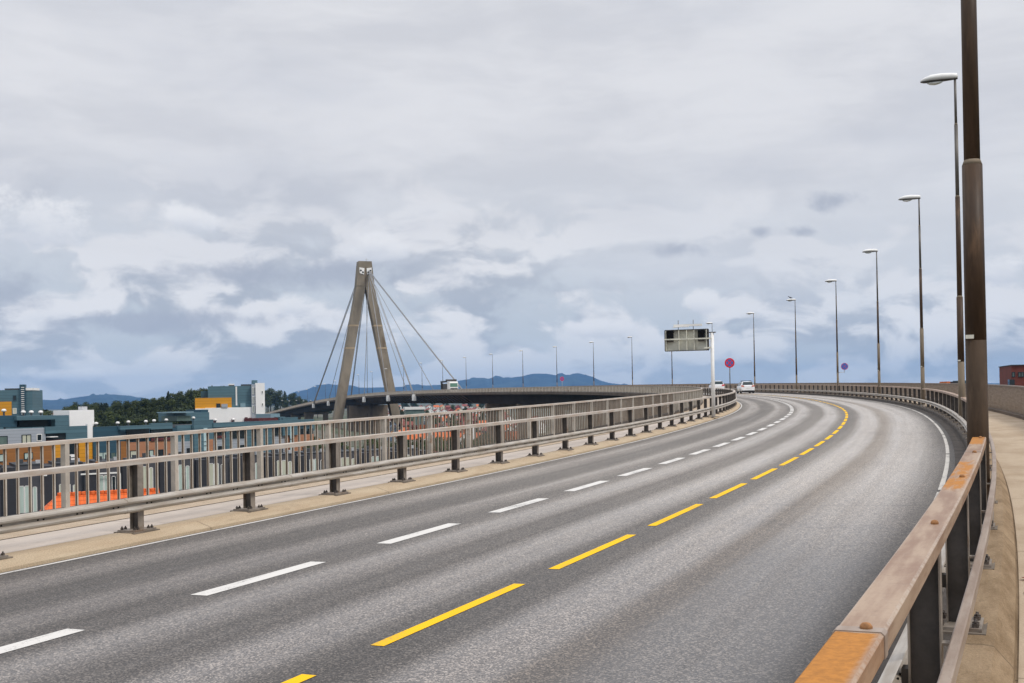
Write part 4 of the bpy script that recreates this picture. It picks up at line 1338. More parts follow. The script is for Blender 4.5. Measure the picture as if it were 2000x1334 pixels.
class Bld:
    def __init__(self, name, label, a, b, cat='building', group=None):
        self.org, self.rz = (a[0], a[1]), bframe(a, b)
        self.root = thing(name, label, cat, (a[0], a[1], 0), self.rz, group)

    def box(self, nm, x0, x1, y0, y1, z0, z1, mat, parent=None):
        mb = MB(); mb.box(x0, x1, y0, y1, z0, z1)
        return mb.build(nm, mat, parent or self.root)

    def pbox(self, nm, px0, px1, py0, py1, y0, y1, mat, parent=None, z0=None, z1=None):
        """box whose front (at local y0) covers the photo rectangle"""
        xa, xb = local_px(self.org, self.rz, px0, y0), local_px(self.org, self.rz, px1, y0)
        xm = (xa + xb) / 2
        za = zpx(self.org, self.rz, xm, y0, py1) if z0 is None else z0
        zb = zpx(self.org, self.rz, xm, y0, py0) if z1 is None else z1
        return self.box(nm, xa, xb, y0, y1, za, zb, mat, parent)

    def window(self, px0, px1, py0, py1, y=0.0, glass='window_dark', frame='frame_white', mull=0):
        xa, xb = local_px(self.org, self.rz, px0, y), local_px(self.org, self.rz, px1, y)
        xm = (xa + xb) / 2
        za, zb = zpx(self.org, self.rz, xm, y, py1), zpx(self.org, self.rz, xm, y, py0)
        w = self.box('window', xa, xb, y - 0.05, y + 0.04, za, zb, glass)
        mb = MB()
        t = 0.10
        mb.box(xa - t, xa, y - 0.1, y + 0.03, za - t, zb + t); mb.box(xb, xb + t, y - 0.1, y + 0.03, za - t, zb + t)
        mb.box(xa, xb, y - 0.1, y + 0.03, zb, zb + t); mb.box(xa, xb, y - 0.1, y + 0.03, za - t, za)
        for k in range(mull):
            x = xa + (xb - xa) * (k + 1) / (mull + 1)
            mb.box(x - 0.06, x + 0.06, y - 0.1, y - 0.052, za, zb)
        mb.build('window_frame', frame, w)
        return w

    def vent(self, px, py, y, s=1.0):
        x = local_px(self.org, self.rz, px, y)
        z = zpx(self.org, self.rz, x, y, py)
        mb = MB()
        mb.tube((x, y, z - 1.0), (x, y, z - 0.1), 0.22 * s, n=10, mi=1)
        n = 12
        rr = [(0.40, -0.15), (0.55, 0.0), (0.55, 0.2), (0.42, 0.42), (0.15, 0.52)]
        mb.loft([[Vector((x + r * s * math.cos(6.2832 * k / n), y + r * s * math.sin(6.2832 * k / n), z + h * s)) for k in range(n)] for r, h in rr])
        return mb.build('roof_vent', ['frame_white', 'roof_dark'], self.root)


A0, A1 = (-77.8, 170.0), (-40.9, 235.0)
B = Bld('apartment_block', 'long apartment block in teal cladding with orange brick, yellow and grey panels', A0, A1)
xe = local_px(B.org, B.rz, 612)
RZ = 12.35
B.box('core', -22, xe, 0.4, 13, 0, RZ - 0.4, 'teal_dark')
B.box('roof', -22.2, xe + 0.2, 0.6, 13.2, RZ - 0.4, RZ - 0.15, 'roof_dark')
# front panels: px0, px1, py0, py1, y0, material
for px0, px1, py0, py1, y0, mt in (
        (-60, 88, 838, 870, 0.0, 'grey_clad'), (-60, 100, 870, 960, 0.0, 'wood_clad'),
        (88, 128, 833, 846, -0.3, 'teal_clad'), (128, 170, 832, 862, 0.0, 'teal_clad'), (101, 124, 862, 960, 0.05, 'yellow_clad'), (153, 180, 862, 960, 0.05, 'yellow_clad'),
        (170, 180, 828, 862, -0.1, 'render_white'), (181, 234, 833, 960, -0.2, 'teal_dark'), (234, 294, 831, 838, -0.9, 'teal_clad'), (294, 336, 826, 838, 0.0, 'teal_clad'), (234, 246, 862, 960, 0.1, 'wood_clad'),
        (246, 336, 862, 960, 0.0, 'brick_orange'), (345, 378, 830, 862, 0.1, 'teal_clad'), (336, 345, 836, 860, 0.1, 'teal_dark'),
        (378, 416, 820, 900, -0.6, 'teal_clad'), (338, 386, 862, 960, 0.05, 'grey_clad'), (386, 395, 858, 960, -0.3, 'brick_orange'), (406, 415, 858, 960, -0.7, 'brick_orange'),
        (416, 610, 822, 831, -0.9, 'teal_clad'), (440, 452, 831, 960, -0.2, 'teal_clad'), (416, 440, 856, 960, 0.0, 'grey_clad'), (452, 480, 856, 960, 0.0, 'grey_clad'), (480, 494, 831, 960, -0.2, 'teal_clad'),
        (505, 512, 831, 960, 0.0, 'grey_clad'), (512, 530, 832, 960, -0.2, 'teal_clad'), (530, 556, 850, 960, 0.0, 'grey_clad'), (552, 581, 815, 850, -0.6, 'teal_clad'), (556, 611, 849, 960, -0.2, 'brick_orange'),
        (581, 613, 819, 842, 0.0, 'teal_clad')):
    B.pbox('wall_panel', px0, px1, py0, py1, y0, y0 + 0.5, mt, z0=0 if py1 == 960 else None)
for px0, px1, py0, py1, g, fr, mu in ((-12, 12, 853, 868, 'window_green', 'window_dark', 0), (42, 58, 850, 866, 'curtain', 'window_dark', 1), (71, 79, 849, 860, 'window_dark', 'frame_white', 0),
                                      (-10, 10, 888, 901, 'curtain_mint', 'window_dark', 0), (46, 61, 885, 896, 'curtain_mint', 'window_dark', 1), (190, 208, 884, 898, 'curtain_mint', 'teal_dark', 1),
                                      (215, 231, 884, 898, 'window_green', 'teal_dark', 1), (253, 265, 881, 893, 'curtain', 'window_dark', 0), (290, 297, 880, 890, 'curtain_mint', 'window_dark', 0),
                                      (308, 316, 879, 890, 'window_dark', 'window_dark', 0), (364, 374, 876, 884, 'window_dark', 'window_dark', 0), (425, 436, 872, 880, 'window_dark', 'window_dark', 0),
                                      (466, 476, 870, 877, 'window_dark', 'window_dark', 0), (584, 596, 838, 846, 'window_dark', 'window_dark', 0), (600, 609, 838, 847, 'window_dark', 'window_dark', 0)):
    B.window(px0, px1, py0, py1, -0.02 if px0 < 181 or px0 > 240 else -0.22, g, fr, mu)
# dark loggias with planters
for px0, px1, py0, py1 in ((90, 127, 846, 864), (126, 152, 866, 900), (246, 290, 838, 858), (294, 336, 838, 860), (417, 439, 832, 856), (453, 479, 832, 855), (495, 505, 833, 856), (531, 551, 833, 850)):
    B.pbox('loggia', px0, px1, py0, py1, 0.2, 0.42, 'window_dark')
    B.pbox('loggia_rail', px0, px1, py1 - 5, py1, -0.25, -0.15, 'flower_dark' if px0 in (90, 294, 417) else 'window_dark')
for px0, px1, py0, py1 in ((135, 149, 888, 893), (134, 148, 895, 901), (97, 112, 852.5, 854)):
    B.pbox('balcony_slab', px0, px1, py0, py1, -0.9, 0.2, 'render_white')
# stair windows
for px0, px1, py0 in ((397, 404, 836), (566, 573, 831)):
    w = B.pbox('stair_window', px0, px1, py0, 880, -0.75, -0.6, 'glass_pale')
    for yy in (py0 + 26, py0 + 34):
        B.pbox('glazing_bar', px0, px1, yy, yy + 1.2, -0.8, -0.752, 'window_dark', w)
# roof terrace storeys and the white stair wall
for px0, px1, py0, py1, y0, mt in ((-40, 32, 812, 835, 3.5, 'teal_dark'), (32, 108, 812, 820, 2.8, 'teal_clad'), (36, 106, 820, 834, 4.2, 'window_dark'), (107, 134, 811, 833, 3.2, 'teal_clad'),
                                   (135, 183, 801, 833, 4.5, 'render_white'), (336, 378, 804, 806, 2.8, 'teal_light'), (339, 408, 806, 822, 4.8, 'teal_clad'), (345, 372, 812, 822, 3.8, 'window_green'),
                                   (392, 406, 800, 812, 5.5, 'teal_dark'), (505, 552, 816, 824, 4.0, 'flower_dark'), (528, 546, 808, 818, 5.0, 'teal_light'), (546, 556, 814, 824, 3.5, 'teal_clad')):
    B.pbox('roof_storey', px0, px1, py0, py1, y0, y0 + 4, mt)
B.pbox('chimney_cowl', 160, 170, 794, 801, 5.5, 6.5, 'mast_grey')
for px, py in ((8, 833), (7, 803), (45, 806), (60.5, 806), (79, 806), (187, 828), (229, 827), (250, 825), (284, 824), (300, 822.5), (324, 821), (377, 817), (420, 821), (455, 820), (512, 815)):
    B.vent(px, py, 4.0 if py > 815 else 9.0, 0.62 if py > 815 else 0.7)

T = Bld('apartment_tower', 'teal clad tower at the far left with an ochre panel and ladder-like chimney', (-130, 222), (-97, 228))
xr = local_px(T.org, T.rz, 63)
T.pbox('wall', -60, 63, 762, 860, 0, 9, 'teal_clad', z0=0)
T.pbox('roof_edge', 9, 40, 758.5, 762.2, 0.5, 8, 'roof_dark')
T.pbox('roof_cap', 50, 63.5, 757.5, 762.2, -0.15, 6, 'render_white')
T.pbox('ochre_panel', -60, 22, 785, 812, -0.2, 0.05, 'yellow_clad')
ch = T.pbox('chimney', 38, 49, 751, 812, -0.5, 0.6, 'teal_dark')
for yy in range(756, 810, 4):
    T.pbox('ladder_rung', 41, 47, yy, yy + 1.3, -0.62, -0.5, 'frame_white', ch)
T.window(26, 31, 773, 782, 0.0, 'window_dark', 'teal_dark')
T.window(25.5, 31, 798, 807, 0.0, 'curtain', 'frame_white')

D = Bld('apartment_tower', 'teal and white tower with a yellow band and tall blank white end wall', (-77.5, 248), (-54.0, 254))
D.pbox('wall', 406, 492, 754, 840, 0, 10, 'teal_clad', z0=0)
D.pbox('roof_edge', 447, 458, 752, 756, 0.2, 6, 'roof_dark')
D.pbox('roof_edge', 471, 492, 750.5, 756, 0.2, 6, 'roof_dark')
D.pbox('side_wing', 392, 407, 764, 780, 3, 9, 'teal_dark')
D.pbox('yellow_band', 380.5, 452, 777, 800, -0.6, 6, 'yellow_clad')
D.pbox('white_base', 381, 400, 798, 845, -0.9, 8, 'render_white', z0=0)
D.pbox('white_base', 400, 491, 796, 850, -1.0, 8, 'render_white', z0=0)
D.pbox('end_wall', 499, 517, 748, 850, -1.6, 9, 'render_white', z0=0)
D.pbox('stair_strip', 491, 499, 751, 850, -1.4, 8, 'grey_clad', z0=0)
for yy in (757, 775, 793):
    D.window(493.2, 495, yy, yy + 12, -1.42, 'window_green', 'frame_white')
    D.window(497, 498.4, yy, yy + 14, -1.42, 'window_dark', 'grey_clad')
for yy in (764, 788, 809):
    D.window(511.5, 513, yy, yy + 4, -1.62, 'window_dark', 'frame_white')
D.pbox('lift_house', 492, 503, 742.5, 750, 1.0, 4, 'teal_clad')
D.pbox('roof_dome', 446, 458, 749.5, 752.5, 2, 5, 'frame_white')
w = D.pbox('round_window', 422, 430, 788, 797, -0.7, -0.55, 'window_dark')
D.pbox('terrace_box', 432, 444, 789, 796, -1.2, -0.6, 'grey_clad')
D.pbox('rooftop_unit', 469, 479, 787, 795, -0.8, -0.1, 'teal_light')
ld = D.pbox('ladder', 460, 463, 755, 792, -0.2, -0.05, 'frame_white')
for px, py in ((418, 821), (454, 818), (480, 815), (488, 816)):
    D.pbox('terrace_planter', px - 3, px + 3, py, py + 9, -2.2, -1.2, 'flower_dark')

# row houses in front
R0, R1 = (-76.0, 158.2), (-19.1, 191.0)
rw = bframe(R0, R1)
UW = 5.45


def row_house(i, kind):
    b = Bld('row_house', 'x', R0, R1, 'house', 'dark grey row houses')
    b.root.location = (R0[0] + math.cos(rw) * UW * i, R0[1] + math.sin(rw) * UW * i, 0)
    z1 = 7.75
    b.box('wall', 0, UW - 1.75, 0, 8, 0, z1, 'charcoal_clad')
    b.box('porch_wall', UW - 1.75, UW - 0.02, -0.75, 8, 0, z1 - 0.25, 'black_clad')
    b.box('roof', -0.05, UW - 1.72, -0.12, 8, z1, z1 + 0.14, 'roof_dark')
    mb = MB(); mb.box(0.4, 1.3, 2, 3, z1 + 0.14, z1 + 0.75); mb.box(2.0, 2.5, 3, 3.5, z1 + 0.14, z1 + 0.95)
    mb.build('roof_unit', 'roof_dark', b.root)
    mb = MB(); mb.box(2.9, 3.5, 1.4, 2.0, z1 + 0.14, z1 + 0.6); mb.build('roof_vent', 'mast_grey', b.root)
    cm = ('curtain', 'curtain_mint')[kind % 2]
    lo_, hi_ = (0.9, 4.7) if i <= 2 else ((2.2, 5.7) if i == 3 else (3.0, 6.75))
    for x0, x1, z0, zt in ((0.45, 1.05, lo_, hi_), (1.25, 1.85, lo_, hi_), (2.35, 2.75, lo_, hi_ - 0.2)):
        w = b.box('window', x0, x1, -0.04, 0.05, z0, zt, cm if x0 < 2 or kind % 3 else 'window_dark')
        mb = MB()
        for xx in (x0 - 0.09, x1):
            mb.box(xx, xx + 0.09, -0.09, 0.04, z0, zt)
        mb.box(x0, x1, -0.09, 0.04, zt, zt + 0.09)
        mb.build('window_frame', 'frame_white', w)
    return b


units = 13
for i in range(units):
    h = row_house(i, i)
    tag(h.root, 'dark grey clad row house with tall curtained windows seen through the railing', 'house')
    if i == 3:                                          # one unit carries a white door surround
        mb = MB(); mb.box(-2.2, 3.35, -0.95, -0.80, 6.0, 6.22); mb.box(3.2, 3.42, -0.95, -0.80, 2.0, 6.0)
        mb.build('white_surround', 'frame_white', h.root)
        tag(h.root, 'dark grey row house with a white frame around its upper wall, behind the orange roof', 'house')
    if i == 1:
        mb = MB(); mb.box(3.5, 4.1, -0.95, -0.78, 6.1, 6.7); mb.build('wall_box', 'frame_white', h.root)
        tag(h.root, 'dark grey row house with a small white box on its black porch wall', 'house')

# near house with the orange tiled roof
oh = thing('tiled_house', 'low house with a bright orange tiled roof below the railing', 'house')
d0 = 82.0
pa, pb = ray(112, 967, d0), ray(300, 957, d0 + 3.0)
ridge_z = pa.z
mb = MB()
n_ = Vector((pb.y - pa.y, -(pb.x - pa.x), 0)).normalized()       # towards the viewer
ext = (pb - pa).normalized()
rb = pb + ext * 0.4
rb.z = ridge_z; pa.z = ridge_z
e0, e1 = pa + n_ * 5.2 - ext * 4.0 + Vector((0, 0, -4.2)), rb + n_ * 5.2 + Vector((0, 0, -4.2))
k0, k1 = pa - n_ * 5.2 - ext * 4.0 + Vector((0, 0, -4.2)), rb - n_ * 5.2 + Vector((0, 0, -4.2))
Lr = (rb - pa).length
mb.face([e0, e1, rb, pa], 0, [(-4, 0), (Lr, 0), (Lr, 6.7), (0, 6.7)])
mb.face([k1, k0, pa, rb], 0, [(0, 0), (Lr + 4, 0), (Lr + 4, 6.7), (4, 6.7)])
mb.face([k0, e0, pa], 0, [(0, 0), (10.4, 0), (5.2, 6.7)])
mb.build('roof', 'tile_orange', oh)
mb = MB()
for k in range(22):
    p = pa + (rb - pa) * (k / 22)
    mb.tube(p + Vector((0, 0, 0.02)), p + (rb - pa) * (0.042) + Vector((0, 0, 0.04)), 0.14, 0.16, 8)
mb.build('ridge_tile', 'tile_orange', oh)
mb = MB()
w0, w1, w2, w3 = [p + Vector((0, 0, 0.1)) for p in (e0 - n_ * 0.6 + ext * 0.6, e1 - n_ * 0.6, k1 + n_ * 0.6, k0 + n_ * 0.6 + ext * 0.6)]
mb.hexa([Vector((p.x, p.y, -0.2)) for p in (w0, w1, w2, w3)] + [Vector((p.x, p.y, e0.z - 0.05)) for p in (w0, w1, w2, w3)])
mb.build('wall', 'house_white', oh)

# ------------------------------------------------------------------ town seen beneath the bridge
def make_house(w, l, h, rh, wall, roof):
    root = thing('town_house', 'x', 'house')
    mb = MB(); mb.box(-w / 2, w / 2, -l / 2, l / 2, -1, h)
    for sg_ in (-1, 1):
        mb.face([(-w / 2, sg_ * l / 2, h), (w / 2, sg_ * l / 2, h), (0, sg_ * l / 2, h + rh)])
    mb.build('wall', wall, root)
    mb = MB()
    e, t = 0.4, 0.18
    k = rh / (w / 2)
    for sg_ in (-1, 1):
        a = [Vector((sg_ * (w / 2 + e), y, h - e * k)) for y in (-l / 2 - e, l / 2 + e)]
        b = [Vector((0, y, h + rh)) for y in (-l / 2 - e, l / 2 + e)]
        up = Vector((0, 0, t))
        sl = math.hypot(w / 2 + e, rh)
        f = [a[0] + up, a[1] + up, b[1] + up, b[0] + up]
        uvs = [(0, 0), (l, 0), (l, sl), (0, sl)]
        mb.face(f if sg_ > 0 else f[::-1], 0, uvs if sg_ > 0 else uvs[::-1])
        f2 = [a[0], b[0], b[1], a[1]]
        mb.face(f2 if sg_ > 0 else f2[::-1])
        mb.face([a[0], a[0] + up, b[0] + up, b[0]]); mb.face([a[1], b[1], b[1] + up, a[1] + up]); mb.face([a[0], a[1], a[1] + up, a[0] + up])
    r = mb.build('roof', roof, root)
    mb = MB(); mb.box(0.4, 1.1, 0.5, 1.2, h + rh - 1.2, h + rh + 0.9); mb.build('chimney', 'red_brick', r)
    for x in (-w / 4, w / 4):
        for z in ([1.0, 3.6] if h > 4.5 else [1.0]):
            mb = MB(); mb.box(x - 0.5, x + 0.5, -l / 2 - 0.06, -l / 2 + 0.02, z, z + 1.4); mb.build('window', 'window_dark', root)
            mb = MB(); mb.box(-w / 2 - 0.06, -w / 2 + 0.02, x - 0.5, x + 0.5, z, z + 1.4); mb.build('window', 'window_dark', root)
    return root


rnd = random.Random(11)
kinds = [((8, 10, 5.2, 3.4, 'house_white', 'tile_far_orange'), 'white house with an orange tiled roof in the town under the far bridge'),
         ((9, 11, 5.4, 3.2, 'house_white', 'tile_far_red'), 'white house with a dull red roof in the town under the far bridge'),
         ((8, 10, 5.2, 3.0, 'house_blue', 'roof_dark'), 'grey-blue house with a dark roof in the town under the far bridge'),
         ((8, 9, 5.0, 3.2, 'house_red', 'tile_far_red'), 'red wooden house with a red roof in the town under the far bridge'),
         ((9, 11, 5.2, 3.4, 'house_cream', 'tile_far_orange'), 'cream house with an orange roof in the town under the far bridge')]
protos = [make_house(*k[0]) for k in kinds]
used = [False] * 5


def put_house(k, px, depth, rz, sc=1.0):
    if used[k]:
        o = copy_tree(protos[k])
    else:
        o = protos[k]; used[k] = True
    x = (px - 1000) / F_PX * depth
    o.location = (x, depth, terrain_z(x, depth))
    o.rotation_euler = (0, 0, rz)
    o.scale = (sc, sc, sc)
    tag(o, kinds[k][1], 'house', 'houses in the town under the far bridge')


for row, (dep, x0, x1, step, ch_) in enumerate(((345, 800, 1010, 33, [0, 0, 4, 0, 0]), (385, 790, 1020, 31, [0, 2, 2, 1, 2]), (430, 770, 1040, 31, [2, 1, 0, 2, 4]), (520, 765, 1060, 30, [1, 0, 2, 1, 3]),
                                                (660, 760, 1060, 27, [1, 3, 2, 1, 0]), (850, 760, 1000, 22, [1, 1, 3, 0, 1]), (1150, 765, 990, 17, [1, 0, 3, 4, 1]), (1500, 765, 990, 14, [1, 0, 4, 1, 3]))):
    px = x0
    i = 0
    while px < x1:
        put_house(ch_[i % 5] if rnd.random() < 0.75 else rnd.choice(ch_), px + rnd.uniform(-4, 4), dep + rnd.uniform(-14, 14), rnd.choice((0.35, 0.35, 0.4, 1.9)) + rnd.uniform(-0.1, 0.1), rnd.uniform(0.62, 0.78))
        px += step * rnd.uniform(0.9, 1.15)
        i += 1
# roofs beyond the apartment blocks at the far left
for px, dep, k in ((82, 900, 3), (92, 880, 1), (108, 860, 1), (116, 850, 3), (124, 900, 1), (132, 860, 4), (148, 880, 0), (70, 1000, 0)):
    put_house(k, px, dep, rnd.uniform(0, 1.2), 1.25)
wh = Bld('warehouse', 'long low building with a pale grey flat roof beneath the far bridge', (-63.0, 620), (-50, 622))
wh.pbox('wall', 792, 828, 800, 812, 0, 16, 'window_green', z0=0)
wh.pbox('roof', 790, 830, 795, 800, -0.6, 17, 'frame_white')
tw = Bld('white_tower', 'tall white building with a red base seen through the railing', (-13.6, 318), (-8.0, 319))
tw.pbox('wall', 913, 928, 832, 862, 0, 6, 'render_white')
tw.pbox('base', 913, 928, 862, 900, 0, 6, 'house_red', z0=0)
# low brown roofs near the foot of the bridge
for px, dep in ((852, 205), (900, 215)):
    o = make_house(9, 12, 3.2, 2.6, 'house_red', 'tile_brown')
    x = (px - 1000) / F_PX * dep
    o.location = (x, dep, 0); o.rotation_euler.z = 1.2
    tag(o, 'low brown-roofed shed %s behind the railing' % ('left of the white tower,' if px < 880 else 'below the white tower,'), 'shed')

# ------------------------------------------------------------------ right side: brick building and roofs behind the parapet
rb_ = Bld('brick_building', 'dark red brick building at the right edge behind the parapet', (67.0, 150), (82, 146))
rb_.pbox('wall', 1976, 2060, 713, 800, 0, 10, 'red_brick', z0=0)
rb_.pbox('roof_edge', 1975, 2061, 711.5, 713, -0.2, 10.2, 'roof_dark')
for px in (1978, 1990.5, 1995.5):
    rb_.window(px, px + 3.2, 728, 735, 0.0, 'window_green', 'window_dark')
rb_.pbox('balcony', 1972, 1982, 741, 752, -1.5, 0, 'window_dark')
oc = Bld('container', 'small orange box just above the parapet left of the near lamp posts', (74, 192), (80, 192))
oc.pbox('body', 1848, 1856, 745, 760, 0, 3, 'tile_far_orange', z0=8); oc.pbox('base', 1846, 1858, 760, 800, 0, 4, 'roof_dark', z0=0)
dk = Bld('rooftop_plant', 'dark rooftop machinery with short stacks above the parapet', (78, 192), (84, 192))
dk.pbox('cabinet', 1862, 1874, 745, 770, 0, 4, 'black_clad'); dk.pbox('stack', 1881, 1884, 738, 770, 0, 1, 'black_clad'); dk.pbox('cabinet', 1878, 1889, 743, 770, 0.2, 4, 'teal_dark')
dk.pbox('building', 1855, 1895, 770, 800, -0.5, 8, 'roof_dark', z0=0)

# ------------------------------------------------------------------ trees
def make_tree(name, h, w, leaf, mat, seed, n=1500, conifer=False):
    r = random.Random(seed)
    root = thing(name, 'x', 'tree')
    mb = MB()
    mb.tube((0, 0, -1.0), (0, 0, h * 0.55), 0.028 * h, 0.014 * h, 7)
    lobes = []
    if conifer:
        mb.tube((0, 0, h * 0.55), (0, 0, h * 0.97), 0.014 * h, 0.003 * h, 6)
        for k in range(16):
            z = h * (0.22 + 0.76 * k / 15)
            rad = w * 0.5 * (1.02 - (k / 15)) ** 0.8 + 0.25
            for j in range(5):
                a = r.uniform(0, 6.28)
                lobes.append((Vector((rad * 0.55 * math.cos(a), rad * 0.55 * math.sin(a), z + r.uniform(-.3, .3))), rad * r.uniform(0.4, 0.65), 0.45))
    else:
        for k in range(15):
            a, q_ = r.uniform(0, 6.28), r.random() ** 0.5
            z = h * r.uniform(0.36, 0.86)
            fall = 1.0 - 0.55 * max(0, (z / h - 0.55)) / 0.35
            c = Vector((w * 0.33 * q_ * math.cos(a) * fall, w * 0.33 * q_ * math.sin(a) * fall, z))
            lobes.append((c, w * r.uniform(0.14, 0.24), r.uniform(0.75, 1.0)))
            if k < 7:
                mb.tube((0, 0, h * r.uniform(0.28, 0.5)), c, 0.010 * h, 0.004 * h, 5)
        lobes.append((Vector((0, 0, h * 0.88)), w * 0.18, 1.0))
    mb.build('trunk', 'trunk_bark', root)
    mb = MB()
    for _ in range(n):
        c, rad, sq = r.choice(lobes)
        d = Vector((r.gauss(0, 1), r.gauss(0, 1), r.gauss(0, 1))).normalized()
        rr = rad * (0.55 + 0.5 * r.random())
        p = c + Vector((d.x * rr, d.y * rr, d.z * rr * sq))
        nrm = (d + Vector((r.gauss(0, .5), r.gauss(0, .5), r.gauss(0.3, .5)))).normalized()
        u = nrm.orthogonal().normalized(); v = nrm.cross(u)
        t = r.uniform(0, 6.28)
        u, v = u * math.cos(t) + v * math.sin(t), v * math.cos(t) - u * math.sin(t)
        s1, s2 = leaf * r.uniform(0.6, 1.3), leaf * r.uniform(0.4, 0.9)
        mb.face([p - u * s1, p - v * s2 + u * s1 * 0.2, p + u * s1, p + v * s2 - u * s1 * 0.1])
    mb.build('crown', mat, root)
    return root


tp = [make_tree('leafy_tree', 13, 10, 0.34, 'leaf_dark', 1, 2400), make_tree('leafy_tree', 11, 9, 0.32, 'leaf_mid', 2, 2200), make_tree('leafy_tree', 14, 9, 0.34, 'leaf_dark', 3, 2400),
      make_tree('pine_tree', 15, 6.5, 0.34, 'leaf_pine', 4, 2400, True), make_tree('pine_tree', 13, 6, 0.32, 'leaf_pine', 5, 2200, True)]
tused = [False] * 5


def put_tree(k, x, y, sc, lab, grp, z=None):
    if tused[k]:
        o = copy_tree(tp[k])
    else:
        o = tp[k]; tused[k] = True
    o.location = (x, y, terrain_z(x, y) if z is None else z)
    o.rotation_euler = (0, 0, rnd.uniform(0, 6.28))
    o.scale = (sc * rnd.uniform(0.9, 1.15), sc * rnd.uniform(0.9, 1.15), sc)
    tag(o, lab, 'tree', grp)


# skyline of the wood behind the apartments (photo columns and tops), then rows filling in front
SKY = [(60, 800), (75, 797), (100, 796), (128, 792), (142, 787), (160, 788), (178, 786), (200, 786), (228, 782), (250, 784), (275, 779), (300, 778), (325, 771), (345, 766), (365, 760), (390, 755), (410, 752), (440, 752)]
pxs = [p[0] for p in SKY]; pys = [p[1] for p in SKY]
for row, (dep, drop) in enumerate(((470, 0), (440, 5), (410, 11), (385, 18), (360, 26), (340, 33))):
    px = 128 + row * 5
    while px < 440:
        top = float(np.interp(px, pxs, pys)) + drop + rnd.uniform(-1, 4)
        p = ray(px, top, dep)
        g = terrain_z(p.x, dep)
        need = p.z - g
        k = rnd.choice((0, 0, 1, 2, 2)) if rnd.random() < 0.9 else 3
        hh = (13, 11, 14, 15, 13)[k]
        if need > 4:
            sc = min(max(need / hh, 0.6), 1.7)
            put_tree(k, p.x, dep, sc, 'dark green pine in the wood behind the apartment blocks' if k > 2 else 'dark green leafy tree in the wood behind the apartment blocks', 'trees of the wood behind the apartments')
        px += rnd.uniform(15, 22)
for px, top, dep in ((66, 796, 300), (74, 797, 330), (88, 800, 480), (147, 784, 620), (168, 784, 640), (190, 785, 600), (205, 786, 610), (230, 781, 560)):
    p = ray(px, top, dep)
    k = 0 if px < 100 else 2
    put_tree(k, p.x, dep, max(0.5, (p.z - terrain_z(p.x, dep)) / (13, 11, 14, 15, 13)[k]), 'rounded dark tree standing above the white stair wall' if px in (147, 168) else 'dark tree beyond the flat roofs at the far left', 'trees beyond the roofs')
# pines to the right of the tower
for px, top in ((521, 762), (528, 758), (537, 766), (547, 762), (556, 764), (566, 770), (575, 767), (585, 773), (596, 779), (606, 783), (524, 775), (540, 778), (558, 780), (574, 784), (590, 788)):
    dep = 960 + rnd.uniform(-30, 30) if top < 774 else 900 + rnd.uniform(-20, 20)
    p = ray(px, top, dep)
    k = rnd.choice((3, 4, 2, 0))
    g = terrain_z(p.x, dep)
    put_tree(k, p.x, dep, (p.z - g) / (13, 11, 14, 15, 13)[k], 'dark pine on the rise right of the white tower wall' if k > 2 else 'dark leafy tree on the rise right of the white tower wall', 'trees right of the white tower')
for px, top in ((640, 784), (660, 786), (700, 776), (620, 788)):
    dep = 900
    p = ray(px, top, dep)
    put_tree(0, p.x, dep, max(0.5, (p.z - terrain_z(p.x, dep)) / 13), 'far tree showing above the bridge near the pylon', 'far trees near the pylon')
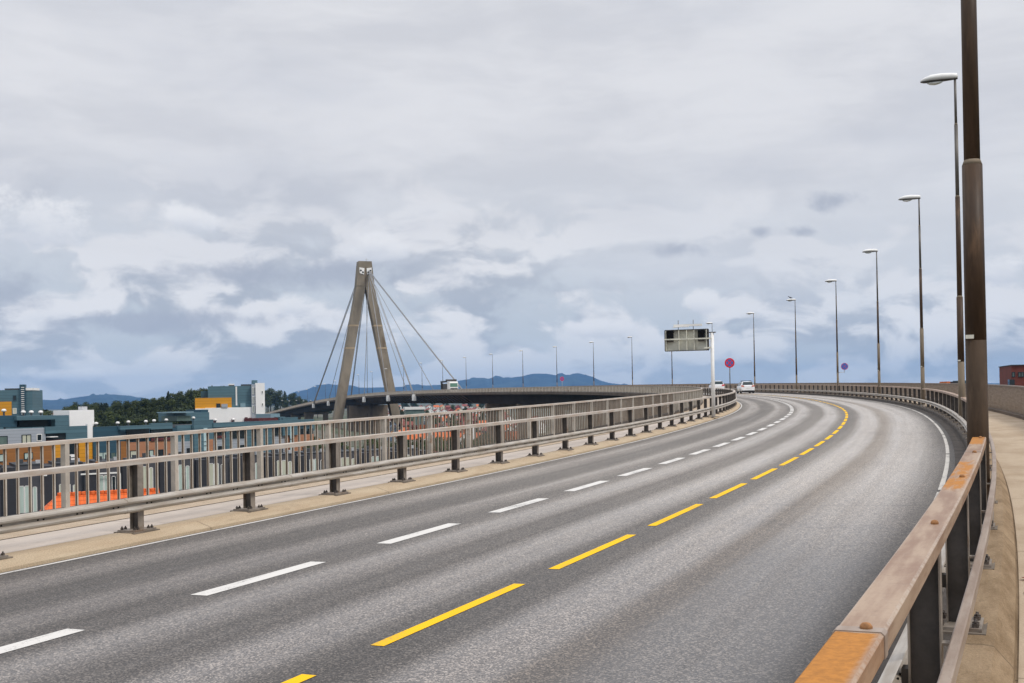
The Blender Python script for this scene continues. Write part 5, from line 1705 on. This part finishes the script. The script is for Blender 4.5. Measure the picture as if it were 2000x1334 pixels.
# greenery under the bridge
for i in range(54):
    px = rnd.uniform(585, 960)
    dep = rnd.choice((225, 245, 268, 292, 305))
    x = (px - 1000) / F_PX * dep
    k = rnd.choice((0, 1, 1, 2))
    put_tree(k, x, dep, rnd.uniform(0.35, 0.62), 'green tree low beneath the bridge, seen between the railing bars', 'trees beneath the bridge')
for dep, step, hh in ((318, 13, 5.6), (300, 15, 4.6), (270, 18, 3.6)):
    px = 782.0
    while px < 985:
        k = rnd.choice((0, 1, 1, 2))
        put_tree(k, (px - 1000) / F_PX * dep, dep, hh * rnd.uniform(0.8, 1.12) / (13, 11, 14)[k], 'bushy tree in the row before the orange-roofed houses', 'trees before the orange-roofed houses')
        px += step * rnd.uniform(0.8, 1.2)
for i in range(64):
    px = rnd.uniform(765, 985)
    dep = rnd.choice((410, 470, 560, 600, 720, 800, 1000, 1250, 1300, 1450, 1600, 1700, 1900))
    x = (px - 1000) / F_PX * dep
    put_tree(rnd.choice((0, 1, 2)), x, dep, rnd.uniform(0.45, 0.75) * (1.0 if dep < 1200 else 1.5), 'garden tree among the houses under the far bridge', 'garden trees in the town')

# ------------------------------------------------------------------ litter on the pavement
mb = MB()
r = random.Random(4)
pts = [[Vector((x * 0.05 + r.uniform(-.012, .012), y * 0.04 + r.uniform(-.012, .012), 0.012 + r.uniform(0, 0.03))) for x in range(5)] for y in range(4)]
for a in range(3):
    for b in range(4):
        mb.face([pts[a][b], pts[a][b + 1], pts[a + 1][b + 1], pts[a + 1][b]], (a + b) % 2)
lt = mb.build('wrapper', ['litter_red', 'frame_white'])
lt.location = P(3.9, 5.05, -0.08); lt.rotation_euler.z = 0.4
tag(lt, 'crumpled red and white wrapper lying on the right pavement', 'litter')
mb = MB(); mb.loft([[Vector((0.03 * w * math.cos(t), l, 0.012 + 0.012 * w * math.sin(t))) for t in [k * 1.047 for k in range(6)]] for l, w in ((-0.07, .3), (-0.03, 1), (0.02, .9), (0.07, .2))])
lf = mb.build('dead_leaf', 'rust_bolt'); lf.location = P(3.2, 5.03, -0.08)
tag(lf, 'curled brown leaf on the right pavement near the wrapper', 'leaf')

# ------------------------------------------------------------------ air
HAZE = True
if HAZE:
    mb = MB(); mb.box(-12000, 12000, -2500, 12400, -2, 330)
    m, q, b = new_mat('haze_air')
    q.n.remove(b)
    vol = q.new('ShaderNodeVolumePrincipled')
    vol.inputs['Color'].default_value = (0.28, 0.56, 1.0, 1)
    vol.inputs['Density'].default_value = 6.5e-5
    q.l.new(vol.outputs[0], q.n['Material Output'].inputs['Volume'])
    hz = mb.build('haze', 'haze_air')
    tag(hz, kind='stuff')
